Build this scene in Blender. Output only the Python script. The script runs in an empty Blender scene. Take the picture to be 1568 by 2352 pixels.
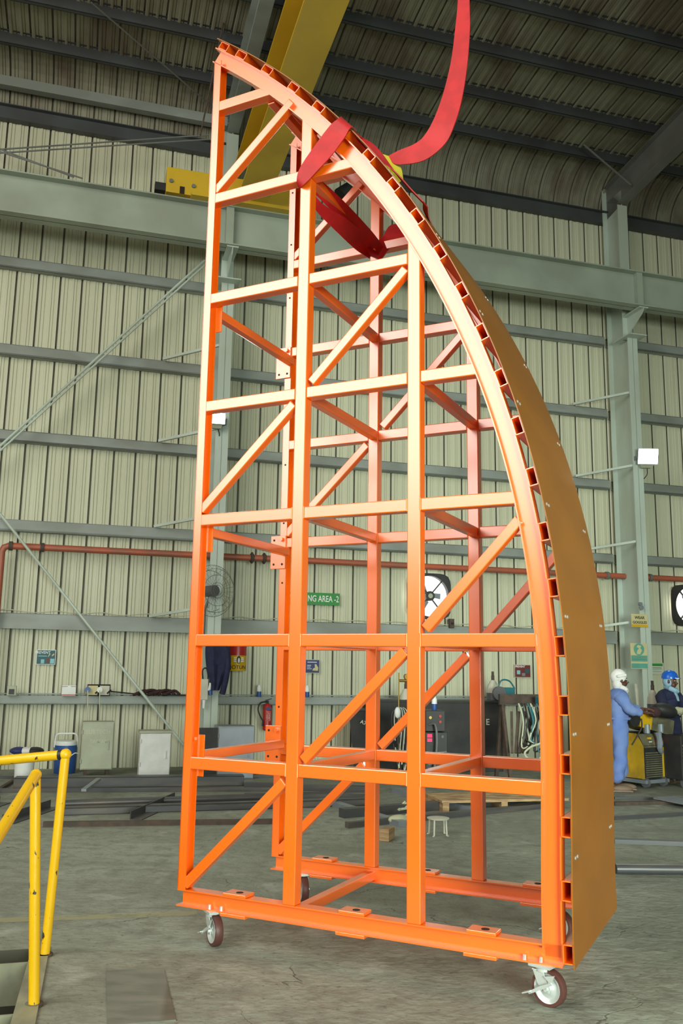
import bpy, bmesh, math, random
from mathutils import Vector, Matrix, noise
random.seed(7)
C = bpy.context.scene.collection
PI = math.pi

# ------------------------------------------------------------------ camera, world, lights, exposure
FPX, PITCH, ROLL, HC = 2010.264, 0.17588, 0.015177, 1.67
_f = Vector((0, math.cos(PITCH), math.sin(PITCH))); _u = Vector((0, -math.sin(PITCH), math.cos(PITCH))); _r = Vector((1, 0, 0))
CR = math.cos(ROLL) * _r + math.sin(ROLL) * _u
CU = -math.sin(ROLL) * _r + math.cos(ROLL) * _u
cam_d = bpy.data.cameras.new('camera'); cam = bpy.data.objects.new('camera', cam_d); C.objects.link(cam)
cam_d.lens = FPX / 2352 * 36; cam_d.sensor_width = 36; cam_d.clip_start = .05; cam_d.clip_end = 200
m3 = Matrix((CR, CU, -_f)).transposed(); cam.matrix_world = Matrix.Translation((0, 0, HC)) @ m3.to_4x4()
bpy.context.scene.camera = cam
sc = bpy.context.scene
sc.view_settings.view_transform = 'Standard'; sc.view_settings.look = 'None'; sc.view_settings.gamma = 1
sc.view_settings.use_curve_mapping = False; sc.view_settings.exposure = 0.08
w = bpy.data.worlds.new('world'); sc.world = w; w.use_nodes = True
w.node_tree.nodes['Background'].inputs[0].default_value = (.80, .90, .82, 1); w.node_tree.nodes['Background'].inputs[1].default_value = 0.12

WA, WD = .283, 15.75                       # yaw and distance of the long wall
SV = Vector((math.cos(WA), math.sin(WA), 0)); NV = Vector((math.sin(WA), -math.cos(WA), 0))
def W(s, q, z): return Vector((0, WD, 0)) + SV * s + NV * q + Vector((0, 0, z))
def light(name, kind, loc, target, power, size=None, sizey=None, color=(1, 1, 1), spread=None, **k):
    d = bpy.data.lights.new(name, kind); d.energy = power; d.color = color
    if kind == 'AREA':
        d.shape = 'RECTANGLE'; d.size = size; d.size_y = sizey or size
        if spread: d.spread = spread
    for a, b in k.items(): setattr(d, a, b)
    o = bpy.data.objects.new(name, d); C.objects.link(o); o.location = loc
    o.rotation_euler = (Vector(target) - Vector(loc)).to_track_quat('-Z', 'Y').to_euler(); return o
light('high_side_daylight', 'AREA', (-9.0, -2.0, 8.7), (0.4, 6.5, 6.4), 1650, 11, 8.6, (1, .97, .87))
light('low_front_fill', 'AREA', (4.6, -6, 2.6), (2.0, 14, .6), 480, 6, 4, (.86, 1, .88), spread=1.25)  # added low fill from behind the camera, narrowed to the lower wall; no doorway there
light('under_roof_fill', 'AREA', W(-1, 9.5, 12.2), W(0, 5, 0), 130, 16, 1.5, (.92, 1, .86))  # added fill below the roof for upper wall and sheets; no fitting there

# ------------------------------------------------------------------ helpers
def ray(U, V): return CR * ((U - 784) / FPX) - CU * ((V - 1176) / FPX) + _f
def fl(U, V, z=0):
    d = ray(U, V); return Vector((0, 0, HC)) + d * ((z - HC) / d.z)
def wl(U, V, q=0):
    d = ray(U, V); o = Vector((0, WD, 0)) + NV * q - Vector((0, 0, HC)); t = o.dot(NV) / d.dot(NV)
    P = Vector((0, 0, HC)) + d * t; return (P - Vector((0, WD, 0))).dot(SV), P.z
def at(U, V, y):
    d = ray(U, V); return Vector((0, 0, HC)) + d * (y / d.y)

def mat(name, col, rough=.5, metal=0, col2=None, scale=4, stretch=(1, 1, 1), bump=0, bscale=60, emit=None, spec=.5, lo=.4, hi=.6, coat=0, detail=4):
    m = bpy.data.materials.new(name); m.use_nodes = True; nt = m.node_tree; b = nt.nodes['Principled BSDF']
    b.inputs['Base Color'].default_value = (*col, 1); b.inputs['Roughness'].default_value = rough; b.inputs['Metallic'].default_value = metal
    b.inputs['Specular IOR Level'].default_value = spec; b.inputs['Coat Weight'].default_value = coat
    if emit: b.inputs['Emission Color'].default_value = (*emit[:3], 1); b.inputs['Emission Strength'].default_value = emit[3]
    tc = nt.nodes.new('ShaderNodeTexCoord'); mp = nt.nodes.new('ShaderNodeMapping'); mp.inputs['Scale'].default_value = stretch
    nt.links.new(tc.outputs['Object'], mp.inputs['Vector'])
    if col2 is None: col2 = tuple(c * .88 for c in col)
    n = nt.nodes.new('ShaderNodeTexNoise'); n.inputs['Scale'].default_value = scale; n.inputs['Detail'].default_value = detail
    nt.links.new(mp.outputs[0], n.inputs['Vector'])
    r = nt.nodes.new('ShaderNodeMapRange'); r.inputs[1].default_value = lo; r.inputs[2].default_value = hi
    nt.links.new(n.outputs[0], r.inputs[0])
    x = nt.nodes.new('ShaderNodeMix'); x.data_type = 'RGBA'; x.inputs[6].default_value = (*col, 1); x.inputs[7].default_value = (*col2, 1)
    nt.links.new(r.outputs[0], x.inputs[0]); nt.links.new(x.outputs[2], b.inputs['Base Color'])
    if bump:
        n2 = nt.nodes.new('ShaderNodeTexNoise'); n2.inputs['Scale'].default_value = bscale; n2.inputs['Detail'].default_value = 5
        bp = nt.nodes.new('ShaderNodeBump'); bp.inputs['Strength'].default_value = bump; bp.inputs['Distance'].default_value = .02
        nt.links.new(mp.outputs[0], n2.inputs['Vector']); nt.links.new(n2.outputs[0], bp.inputs['Height']); nt.links.new(bp.outputs[0], b.inputs['Normal'])
    return m

class MB:
    def __init__(s): s.v = []; s.f = []; s.m = []
    def add(s, vs, fs, mi=0):
        o = len(s.v); s.v += [Vector(v) for v in vs]; s.f += [[i + o for i in f] for f in fs]; s.m += [mi] * len(fs); return s
    def box(s, a, b, mi=0, M=None):
        vs = [Vector((x, y, z)) for x in (a[0], b[0]) for y in (a[1], b[1]) for z in (a[2], b[2])]
        if M: vs = [M @ v for v in vs]
        return s.add(vs, [(0, 1, 3, 2), (4, 6, 7, 5), (0, 4, 5, 1), (2, 3, 7, 6), (0, 2, 6, 4), (1, 5, 7, 3)], mi)
    def prism(s, pts, ax, d0, d1, mi=0):   # polygon in the plane of ax extruded along unit vector; pts are 3D at d=0
        n = len(pts); a = [Vector(p) + Vector(ax) * d0 for p in pts]; b = [Vector(p) + Vector(ax) * d1 for p in pts]
        return s.add(a + b, [tuple(range(n))[::-1], tuple(range(n, 2 * n))] + [(i, (i + 1) % n, n + (i + 1) % n, n + i) for i in range(n)], mi)
    def beam(s, p0, p1, wd, ht, up=(0, 0, 1), mi=0):
        p0, p1 = Vector(p0), Vector(p1); d = (p1 - p0).normalized(); u = Vector(up); sd = d.cross(u).normalized(); u = sd.cross(d).normalized()
        q = [sd * (wd / 2) * a + u * (ht / 2) * b for a, b in ((-1, -1), (1, -1), (1, 1), (-1, 1))]
        return s.add([p0 + k for k in q] + [p1 + k for k in q], [(3, 2, 1, 0), (4, 5, 6, 7)] + [(i, (i + 1) % 4, 4 + (i + 1) % 4, 4 + i) for i in range(4)], mi)
    def cyl(s, p0, p1, r0, r1=None, n=16, mi=0):
        r1 = r0 if r1 is None else r1; p0, p1 = Vector(p0), Vector(p1); d = (p1 - p0).normalized()
        a = d.orthogonal().normalized(); b = d.cross(a)
        R = [[p + (a * math.cos(2 * PI * i / n) + b * math.sin(2 * PI * i / n)) * r for i in range(n)] for p, r in ((p0, r0), (p1, r1))]
        return s.add(R[0] + R[1], [tuple(range(n))[::-1], tuple(range(n, 2 * n))] + [(i, (i + 1) % n, n + (i + 1) % n, n + i) for i in range(n)], mi)
    def tube(s, pts, r, n=8, mi=0, closed=False):
        pts = [Vector(p) for p in pts]; N = len(pts); rs = r if isinstance(r, (list, tuple)) else [r] * N
        a = None; rings = []
        for i, p in enumerate(pts):
            if closed: d = (pts[(i + 1) % N] - pts[i - 1]).normalized()
            else: d = (pts[min(i + 1, N - 1)] - pts[max(i - 1, 0)]).normalized()
            a = d.orthogonal().normalized() if a is None else (a - d * a.dot(d)).normalized()
            b = d.cross(a); rings += [p + (a * math.cos(2 * PI * k / n) + b * math.sin(2 * PI * k / n)) * rs[i] for k in range(n)]
        fs = []
        for i in range(N if closed else N - 1):
            j = (i + 1) % N
            fs += [(i * n + k, i * n + (k + 1) % n, j * n + (k + 1) % n, j * n + k) for k in range(n)]
        if not closed: fs += [tuple(range(n))[::-1], tuple(range((N - 1) * n, N * n))]
        return s.add(rings, fs, mi)
    def lathe(s, prof, c=(0, 0, 0), n=24, mi=0, M=None, ring=False):   # profile (r,z)
        vs = []
        for r, z in prof:
            vs += [Vector((r * math.cos(2 * PI * k / n), r * math.sin(2 * PI * k / n), z)) for k in range(n)]
        if M: vs = [M @ v for v in vs]
        vs = [v + Vector(c) for v in vs]; N = len(prof)
        fs = [(i * n + k, i * n + (k + 1) % n, (i + 1) * n + (k + 1) % n, (i + 1) * n + k) for i in range(N - 1) for k in range(n)]
        fs += [((N - 1) * n + k, (N - 1) * n + (k + 1) % n, (k + 1) % n, k) for k in range(n)] if ring else [tuple(range(n))[::-1], tuple(range((N - 1) * n, N * n))]
        return s.add(vs, fs, mi)
    def ell(s, c, r, M=None, n=16, mi=0, m=10):
        vs = [];
        for i in range(1, m):
            t = PI * i / m
            vs += [Vector((r[0] * math.sin(t) * math.cos(2 * PI * k / n), r[1] * math.sin(t) * math.sin(2 * PI * k / n), r[2] * math.cos(t))) for k in range(n)]
        vs += [Vector((0, 0, r[2])), Vector((0, 0, -r[2]))]
        if M: vs = [M @ v for v in vs]
        vs = [v + Vector(c) for v in vs]; T = (m - 1) * n
        fs = [(i * n + k, (i + 1) * n + k, (i + 1) * n + (k + 1) % n, i * n + (k + 1) % n) for i in range(m - 2) for k in range(n)]
        fs += [(T, k, (k + 1) % n) for k in range(n)] + [(T + 1, (m - 2) * n + (k + 1) % n, (m - 2) * n + k) for k in range(n)]
        return s.add(vs, fs, mi)
    def obj(s, name, mats, parent=None, smooth=False, bevel=0, sub=0):
        me = bpy.data.meshes.new(name); me.from_pydata([tuple(v) for v in s.v], [], s.f)
        for m in (mats if isinstance(mats, (list, tuple)) else [mats]): me.materials.append(m)
        me.polygons.foreach_set('material_index', s.m)
        bm = bmesh.new(); bm.from_mesh(me); bmesh.ops.recalc_face_normals(bm, faces=bm.faces); bm.to_mesh(me); bm.free()
        if smooth:
            me.polygons.foreach_set('use_smooth', [True] * len(me.polygons)); me.set_sharp_from_angle(angle=math.radians(38))
        o = bpy.data.objects.new(name, me); C.objects.link(o)
        if parent: o.parent = parent
        if bevel:
            b = o.modifiers.new('bevel', 'BEVEL'); b.width = bevel; b.segments = 2; b.limit_method = 'ANGLE'
        if sub: q = o.modifiers.new('sub', 'SUBSURF'); q.levels = sub; q.render_levels = sub
        return o
def tag(o, label=None, cat=None, group=None, kind=None):
    if label: o['label'] = label
    if cat: o['category'] = cat
    if group: o['group'] = group
    if kind: o['kind'] = kind
    return o
def thing(name, label, cat, loc=(0, 0, 0), rz=0, group=None):
    o = bpy.data.objects.new(name, None); C.objects.link(o); o.location = loc; o.rotation_euler = (0, 0, rz); o.empty_display_size = .1
    return tag(o, label, cat, group)
def struct(o): o['kind'] = 'structure'; return o
def wthing(name, label, cat, s, q, z, group=None): return thing(name, label, cat, W(s, q, z), WA, group)   # local x along the wall, -y into the room
def dup(root, loc=None, rz=None, label=None, group=None, M=None):
    def cp(o, par):
        c = o.copy(); C.objects.link(c); c.parent = par
        for ch in kids.get(o, []): cp(ch, c)
        return c
    kids = {}
    for ob in bpy.data.objects:
        if ob.parent: kids.setdefault(ob.parent, []).append(ob)
    r = cp(root, None)
    if loc is not None: r.location = loc
    if rz is not None: r.rotation_euler = (0, 0, rz)
    if label: r['label'] = label
    if group: r['group'] = group
    return r
def text(name, body, size, mt, parent, M, ext=.001, sx=1, align='CENTER'):
    cu = bpy.data.curves.new(name, 'FONT'); cu.body = body; cu.size = size; cu.extrude = ext; cu.align_x = align; cu.align_y = 'CENTER'; cu.offset = size * .012
    t = bpy.data.objects.new(name, cu); C.objects.link(t)
    me = bpy.data.meshes.new_from_object(t.evaluated_get(bpy.context.evaluated_depsgraph_get())); bpy.data.objects.remove(t)
    me.transform(Matrix.Diagonal((sx, 1, 1, 1))); me.transform(M); me.materials.clear(); me.materials.append(mt); me.name = name
    o = bpy.data.objects.new(name, me); C.objects.link(o); o.parent = parent; return o
def face_front(x, y, z):      # lettering upright in the local xz plane, read from -y
    return Matrix.Translation((x, y, z)) @ Matrix.Rotation(PI / 2, 4, 'X')
def catmull(P, n=6):
    P = [Vector(p) for p in P]; out = []
    for i in range(len(P) - 1):
        a, b, c, d = P[max(i - 1, 0)], P[i], P[i + 1], P[min(i + 2, len(P) - 1)]
        for k in range(n):
            t = k / n; out.append(.5 * ((2 * b) + (c - a) * t + (2 * a - 5 * b + 4 * c - d) * t * t + (3 * b - a - 3 * c + d) * t ** 3))
    out.append(P[-1]); return out

# ------------------------------------------------------------------ materials
M = {}
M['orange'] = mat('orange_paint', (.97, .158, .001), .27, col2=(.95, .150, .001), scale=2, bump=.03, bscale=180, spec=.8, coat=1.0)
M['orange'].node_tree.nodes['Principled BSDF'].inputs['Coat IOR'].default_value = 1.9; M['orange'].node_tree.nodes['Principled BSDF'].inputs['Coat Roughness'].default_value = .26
M['skin'] = mat('shaded_orange_paint', (.32, .108, .007), .33, col2=(.28, .092, .006), scale=1.2, stretch=(1, 1, 2), bump=.05, bscale=5, spec=.5)  # frame orange with shade mixed into the colour, as the skin faces away from light
M['hole'] = mat('bolt_hole_dark', (.02, .01, .008), .8)
M['zinc'] = mat('zinc_plated_steel', (.66, .70, .68), .32, .45, bump=.05)
M['tyre'] = mat('brown_polyurethane', (.10, .035, .028), .5)
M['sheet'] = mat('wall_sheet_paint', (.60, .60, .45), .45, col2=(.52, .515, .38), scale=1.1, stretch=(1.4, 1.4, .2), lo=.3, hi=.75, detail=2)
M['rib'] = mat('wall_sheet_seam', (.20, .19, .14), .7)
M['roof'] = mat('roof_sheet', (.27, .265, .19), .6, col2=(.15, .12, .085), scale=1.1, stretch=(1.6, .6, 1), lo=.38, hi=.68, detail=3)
M['steel'] = mat('grey_steel_paint', (.17, .175, .16), .5, col2=(.14, .14, .13), scale=1.5)
M['girt'] = mat('girt_paint', (.30, .33, .31), .45, col2=(.22, .235, .21), scale=1.5, stretch=(.5, 1, 1))
M['purlin'] = mat('purlin_paint', (.065, .072, .075), .5, col2=(.05, .05, .053), scale=1)
M['column'] = mat('column_paint', (.50, .58, .52), .4, col2=(.42, .47, .40), scale=1.2, stretch=(1, 1, .4))
M['beamg'] = mat('runway_paint', (.34, .39, .32), .45, col2=(.28, .31, .255), scale=.8)
M['yellow'] = mat('crane_yellow', (.62, .40, .02), .45, col2=(.52, .33, .02), scale=1)
M['rail'] = mat('rail_yellow', (.80, .46, .006), .35, col2=(.06, .045, .02), scale=22, stretch=(1, 1, .5), lo=.655, hi=.67, bump=.1, bscale=40)
M['black'] = mat('black_paint', (.02, .02, .022), .5, col2=(.035, .032, .03), scale=3)
M['rubber'] = mat('black_rubber', (.018, .018, .018), .6)
M['mill'] = mat('mill_steel', (.075, .075, .08), .42, .25, col2=(.13, .11, .095), scale=3, stretch=(.6, .6, 4), lo=.45, hi=.7)
M['red'] = mat('red_webbing', (.55, .012, .016), .55, col2=(.45, .008, .012), scale=8, bump=.1, bscale=300)
M['sleeve'] = mat('yellow_sleeve', (.62, .52, .03), .6)
M['pipe'] = mat('red_pipe', (.42, .10, .05), .45, col2=(.30, .10, .06), scale=3)
M['white'] = mat('white_plastic', (.80, .82, .80), .5, col2=(.72, .74, .72), scale=5)
M['blue'] = mat('cooler_blue', (.03, .09, .30), .4)
M['cabgrey'] = mat('cabinet_grey', (.42, .45, .34), .5, col2=(.37, .39, .29), scale=4)
M['navy'] = mat('navy_cloth', (.012, .015, .05), .85, col2=(.02, .022, .065), scale=8, bump=.3, bscale=30)
M['bluecloth'] = mat('blue_cloth', (.12, .20, .50), .85, col2=(.20, .28, .55), scale=3, bump=.4, bscale=14, lo=.35, hi=.7)
M['lightblue'] = mat('light_blue_cloth', (.30, .48, .62), .85, bump=.4, bscale=25)
M['whitecloth'] = mat('white_cloth', (.80, .78, .76), .85, bump=.4, bscale=25)
M['skinp'] = mat('brown_skin', (.12, .045, .025), .5, col2=(.09, .035, .02), scale=6)
M['hair'] = mat('black_hair', (.01, .008, .007), .7)
M['wood'] = mat('raw_wood', (.45, .30, .15), .7, col2=(.30, .18, .09), scale=5, stretch=(1, 1, 6))
M['redp'] = mat('red_paint', (.45, .02, .02), .35)
M['yelp'] = mat('drum_yellow', (.72, .42, .01), .4)
M['green'] = mat('sign_green', (.03, .27, .05), .5)
M['teal'] = mat('sign_teal', (.12, .38, .30), .5)
M['dkteal'] = mat('poster_teal', (.02, .10, .12), .5)
M['ltcyan'] = mat('poster_cyan', (.25, .55, .62), .5)
M['cream'] = mat('cream_card', (.62, .55, .30), .6)
M['dkblue'] = mat('poster_navy', (.03, .04, .16), .5)
M['maroon'] = mat('poster_maroon', (.16, .03, .03), .5)
M['brass'] = mat('brass', (.45, .30, .08), .4, .8)
M['hose'] = mat('cream_hose', (.55, .56, .42), .5)
M['cable'] = mat('dark_cable', (.015, .015, .017), .5)
M['teal2'] = mat('tool_teal', (.02, .16, .20), .45)
M['helmet'] = mat('helmet_blue', (.01, .12, .60), .25)
M['leather'] = mat('glove_leather', (.50, .50, .33), .8, bump=.3, bscale=30)
M['shoe'] = mat('tan_shoe', (.22, .15, .10), .6)
M['lamp'] = mat('lamp_glass', (1, 1, 1), .5, emit=(.95, 1, .92, 9))
M['sky'] = mat('outside_daylight', (1, 1, 1), .5, emit=(1, .98, .96, 1.6))
M['led'] = mat('red_display', (.8, .0, .02), .5, emit=(1, .02, .08, 2))
M['whitet'] = mat('white_lettering', (.85, .85, .82), .6)
M['blackt'] = mat('black_lettering', (.03, .03, .02), .6)
M['cyl'] = mat('cylinder_grey', (.12, .12, .13), .45)
M['cylw'] = mat('cylinder_white', (.60, .58, .48), .5)
M['cloth'] = mat('dark_rag', (.05, .02, .022), .9, bump=.4, bscale=30)
M['rust'] = mat('rusty_steel', (.09, .055, .04), .7, col2=(.055, .04, .03), scale=10)
M['galv'] = mat('galvanised_grey', (.30, .33, .37), .4, .4)
M['kerb'] = mat('worn_kerb_plate', (.30, .30, .20), .55, col2=(.22, .22, .16), scale=6)
M['seam'] = mat('weld_bead', (.95, .32, .08), .35)
# ------------------------------------------------------------------ floor
def concrete():
    m = bpy.data.materials.new('worn_concrete'); m.use_nodes = True; nt = m.node_tree; b = nt.nodes['Principled BSDF']; N = nt.nodes.new; L = nt.links.new
    tc = N('ShaderNodeTexCoord'); mp = N('ShaderNodeMapping'); L(tc.outputs['Object'], mp.inputs[0])
    def nz(s, d=6, st=None):
        n = N('ShaderNodeTexNoise'); n.inputs['Scale'].default_value = s; n.inputs['Detail'].default_value = d
        if st:
            q = N('ShaderNodeMapping'); q.inputs['Scale'].default_value = st; L(tc.outputs['Object'], q.inputs[0]); L(q.outputs[0], n.inputs[0])
        else: L(mp.outputs[0], n.inputs[0])
        return n
    def mr(src, a, c, x=0, y=1):
        r = N('ShaderNodeMapRange'); r.inputs[1].default_value = a; r.inputs[2].default_value = c; r.inputs[3].default_value = x; r.inputs[4].default_value = y; L(src, r.inputs[0]); return r.outputs[0]
    def mix(f, a, c, bt='MIX'):
        x = N('ShaderNodeMix'); x.data_type = 'RGBA'; x.blend_type = bt
        if isinstance(f, float): x.inputs[0].default_value = f
        else: L(f, x.inputs[0])
        for i, v in ((6, a), (7, c)):
            if isinstance(v, tuple): x.inputs[i].default_value = (*v, 1)
            else: L(v, x.inputs[i])
        return x.outputs[2]
    c = mix(mr(nz(.55).outputs[0], .38, .62), (.31, .335, .275), (.235, .25, .20))
    c = mix(mr(nz(7, 8).outputs[0], .45, .72), c, (.20, .205, .165))
    c = mix(mr(nz(1.3, 3, (.35, 2.2, 1)).outputs[0], .56, .74, 0, .55), c, (.15, .16, .125))
    c = mix(mr(nz(26, 3).outputs[0], .60, .74, 0, .7), c, (.11, .10, .08))
    c = mix(mr(nz(2.6, 8).outputs[0], .60, .70, 0, .6), c, (.42, .43, .37))
    # cracks
    d = nz(2.0, 5); v = N('ShaderNodeTexVoronoi'); v.feature = 'DISTANCE_TO_EDGE'; v.inputs['Scale'].default_value = .42
    ad = N('ShaderNodeMix'); ad.data_type = 'RGBA'; ad.blend_type = 'ADD'; ad.inputs[0].default_value = .9; L(mp.outputs[0], ad.inputs[6]); L(d.outputs[1], ad.inputs[7]); L(ad.outputs[2], v.inputs[0])
    cr0 = mr(v.outputs[0], .0008, .004, 1, 0); crm = mr(nz(.9, 2).outputs[0], .48, .60, 0, .8); cm = N('ShaderNodeMath'); cm.operation = 'MULTIPLY'; L(cr0, cm.inputs[0]); L(crm, cm.inputs[1]); cr = cm.outputs[0]
    c = mix(cr, c, (.09, .09, .07)); L(c, b.inputs['Base Color'])
    b.inputs['Roughness'].default_value = .75; b.inputs['Specular IOR Level'].default_value = .3
    bp = N('ShaderNodeBump'); bp.inputs['Strength'].default_value = .6; bp.inputs['Distance'].default_value = .02
    h = N('ShaderNodeMath'); h.operation = 'SUBTRACT'; L(nz(18, 9).outputs[0], h.inputs[0]); L(cr, h.inputs[1]); L(h.outputs[0], bp.inputs['Height']); L(bp.outputs[0], b.inputs['Normal'])
    return m
M['concrete'] = concrete()
# floor with the stair pit cut out (pit corner at bottom left)
kA, kB = Vector((-1.700, 5.60)), Vector((-1.40, 4.47))            # outer right edge of the kerb plate
kd = (kB - kA).normalized(); kn = Vector((kd.y, -kd.x)) if Vector((kd.y, -kd.x)).x < 0 else Vector((-kd.y, kd.x))
P0 = kA; P1 = kA + kd * 4.2; P2 = P1 + kn * 3.2; P3 = P0 + kn * 3.2
FX = 26
mb = MB()
c4 = [Vector((-FX, -12)), Vector((FX, -12)), Vector((FX, 26)), Vector((-FX, 26))]
hole = [P3, P2, P1, P0]   # matched to corners: left-back? order adjusted below
out = [(-FX, 26), (-FX, -12), (FX, -12), (FX, 26)]
vs = [(x, y, 0) for x, y in out] + [(p.x, p.y, 0) for p in hole]
mb.add(vs, [(0, 1, 5, 4), (1, 2, 6, 5), (2, 3, 7, 6), (3, 0, 4, 7)])
struct(mb.obj('floor', M['concrete']))
# pit walls and base
mb = MB(); hp = [(p.x, p.y) for p in (P0, P1, P2, P3)]
for i in range(4):
    a, b2 = hp[i], hp[(i + 1) % 4]; mb.add([(a[0], a[1], 0), (b2[0], b2[1], 0), (b2[0], b2[1], -1.6), (a[0], a[1], -1.6)], [(0, 1, 2, 3)])
mb.add([(x, y, -1.6) for x, y in hp], [(0, 1, 2, 3)])
struct(mb.obj('trim_1', mat('pit_lining', (.075, .072, .05), .8, col2=(.05, .048, .035), scale=3)))
# steel kerb plate and stair frame in the pit
kr = thing('pit_kerb', 'worn greenish steel kerb plate edging the stair pit at the floor', 'kerb', (P0.x, P0.y, 0), 0)
k3 = Vector((kd.x, kd.y, 0)); n3 = Vector((kn.x, kn.y, 0))
mb = MB(); mb.prism([(0, 0, .012), k3 * 4.2 + Vector((0, 0, .012)), k3 * 4.2 + n3 * .14 + Vector((0, 0, .012)), n3 * .10 + Vector((0, 0, .012))], (0, 0, -1), 0, .03)
mb.obj('kerb_plate', M['kerb'], kr)
st = thing('stair_flight', 'dull steel stair stringers with treads going down inside the pit', 'stairs', (P0.x, P0.y, -1.6), 0)
def pk(a, b2, z): return k3 * a + n3 * b2 + Vector((0, 0, z))
mb = MB()
for a in (.28, 1.05):
    mb.beam(pk(a, .10, 1.50), pk(a, .42, 1.50), .012, .22); mb.beam(pk(a, .42, 1.50), pk(a, 2.6, .1), .012, .22)
mb.obj('stringer', M['kerb'], st)
for i in range(7):
    mb = MB(); b0 = .45 + i * .28; z0 = 1.32 - i * .19
    mb.prism([pk(.28, b0, z0), pk(1.05, b0, z0), pk(1.05, b0 + .25, z0), pk(.28, b0 + .25, z0)], (0, 0, 1), 0, .02); mb.obj('tread', M['black'], st)
# floor marking and patch plate
a, b2 = fl(-40, 2116), fl(452, 2098)
mb = MB(); d = (b2 - a).normalized(); nn = Vector((-d.y, d.x, 0)) * .055
mb.add([a - nn + Vector((0, 0, .002)), b2 - nn + Vector((0, 0, .002)), b2 + nn + Vector((0, 0, .002)), a + nn + Vector((0, 0, .002))], [(0, 1, 2, 3)])
def worn(name, col, thr):
    m = bpy.data.materials.new(name); m.use_nodes = True; nt = m.node_tree; b = nt.nodes['Principled BSDF']; b.inputs['Base Color'].default_value = (*col, 1); b.inputs['Roughness'].default_value = .7
    tc = nt.nodes.new('ShaderNodeTexCoord'); n = nt.nodes.new('ShaderNodeTexNoise'); n.inputs['Scale'].default_value = 9; n.inputs['Detail'].default_value = 6
    r = nt.nodes.new('ShaderNodeMapRange'); r.inputs[1].default_value = thr; r.inputs[2].default_value = thr + .2; r.inputs[4].default_value = .7
    nt.links.new(tc.outputs['Object'], n.inputs[0]); nt.links.new(n.outputs[0], r.inputs[0]); nt.links.new(r.outputs[0], b.inputs['Alpha']); return m
tag(mb.obj('floor_line', worn('worn_yellow_line', (.42, .40, .24), .28)), 'faded yellow painted line across the concrete beside the frame', 'floor line')
mb = MB(); pp = [fl(243, 2232), fl(376, 2225), fl(404, 2345), fl(246, 2358)]
mb.prism([p + Vector((0, 0, .006)) for p in pp], (0, 0, -1), 0, .01)
tag(mb.obj('floor_plate', mat('stained_plate', (.13, .135, .105), .5, .2, col2=(.19, .19, .15), scale=4, stretch=(1, 3, 1))), 'flat stained steel cover plate lying on the concrete near the pit', 'plate')

# ------------------------------------------------------------------ wall, eave and roof sheeting
PITCH_S = .3625; S0 = -5.517
def profile(s0, s1):
    k0 = int(math.floor((s0 - S0) / PITCH_S)); k1 = int(math.ceil((s1 - S0) / PITCH_S)); out = []
    for k in range(k0, k1):
        b = S0 + k * PITCH_S
        out += [(b - .020, 0, 0), (b - .012, -.045, 1), (b + .006, -.045, 1), (b + .012, 0, 1), (b + .028, .016, 0)]
        out += [(b + .062, .016, 0), (b + .078, 0, 0)]
        for c in (.13, .205, .28):
            out += [(b + c - .012, 0, 0), (b + c, -.014, 0), (b + c + .012, 0, 0)] if c != .205 else [(b + c - .02, 0, 0), (b + c - .01, .014, 0), (b + c + .02, .014, 0), (b + c + .03, 0, 0)]
    return out
def sweep(path, s0, s1, mats):   # path: (q,z,nq,nz) with the normal pointing into the room
    pr = profile(s0, s1); mb = MB(); n = len(pr)
    for q, z, nq, nz in path:
        mb.v += [W(s, q + d * nq, z + d * nz) for s, d, _ in pr]
    for j in range(len(path) - 1):
        for i in range(n - 1):
            mb.f.append([j * n + i, j * n + i + 1, (j + 1) * n + i + 1, (j + 1) * n + i]); mb.m.append(pr[i + 1][2] if pr[i + 1][2] and pr[i][2] + 1 else 0)
    return mb
WQ = -.15; ZT = 11.35; RSL = .085; R0 = .80
ang = math.atan(RSL)
struct(sweep([(WQ, -.02, 1, 0), (WQ, ZT, 1, 0)], -19, 13, None).obj('wall_back', [M['sheet'], M['rib']]))
path = []
for i in range(0, 9):
    t = i / 8 * (PI / 2 - ang); path.append((WQ + R0 - R0 * math.cos(t), ZT + R0 * math.sin(t), math.cos(t), -math.sin(t)))
q0, z0 = path[-1][0], path[-1][1]
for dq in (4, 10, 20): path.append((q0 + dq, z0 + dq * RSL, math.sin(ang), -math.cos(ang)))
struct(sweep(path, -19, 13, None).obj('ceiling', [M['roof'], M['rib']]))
def ztop(q): return z0 - .02 + (q - q0) * RSL      # underside of roof sheet
# closing walls of the hall (outside the frame)
def plainwall(name, s, q1):
    mb = MB(); mb.add([W(s, WQ, 0), W(s, q1, 0), W(s, q1, ztop(q1)), W(s, WQ, ztop(0))], [(0, 1, 2, 3)]); struct(mb.obj(name, M['sheet']))
plainwall('wall_left', -19, 23); plainwall('wall_right', 13, 23)

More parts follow.
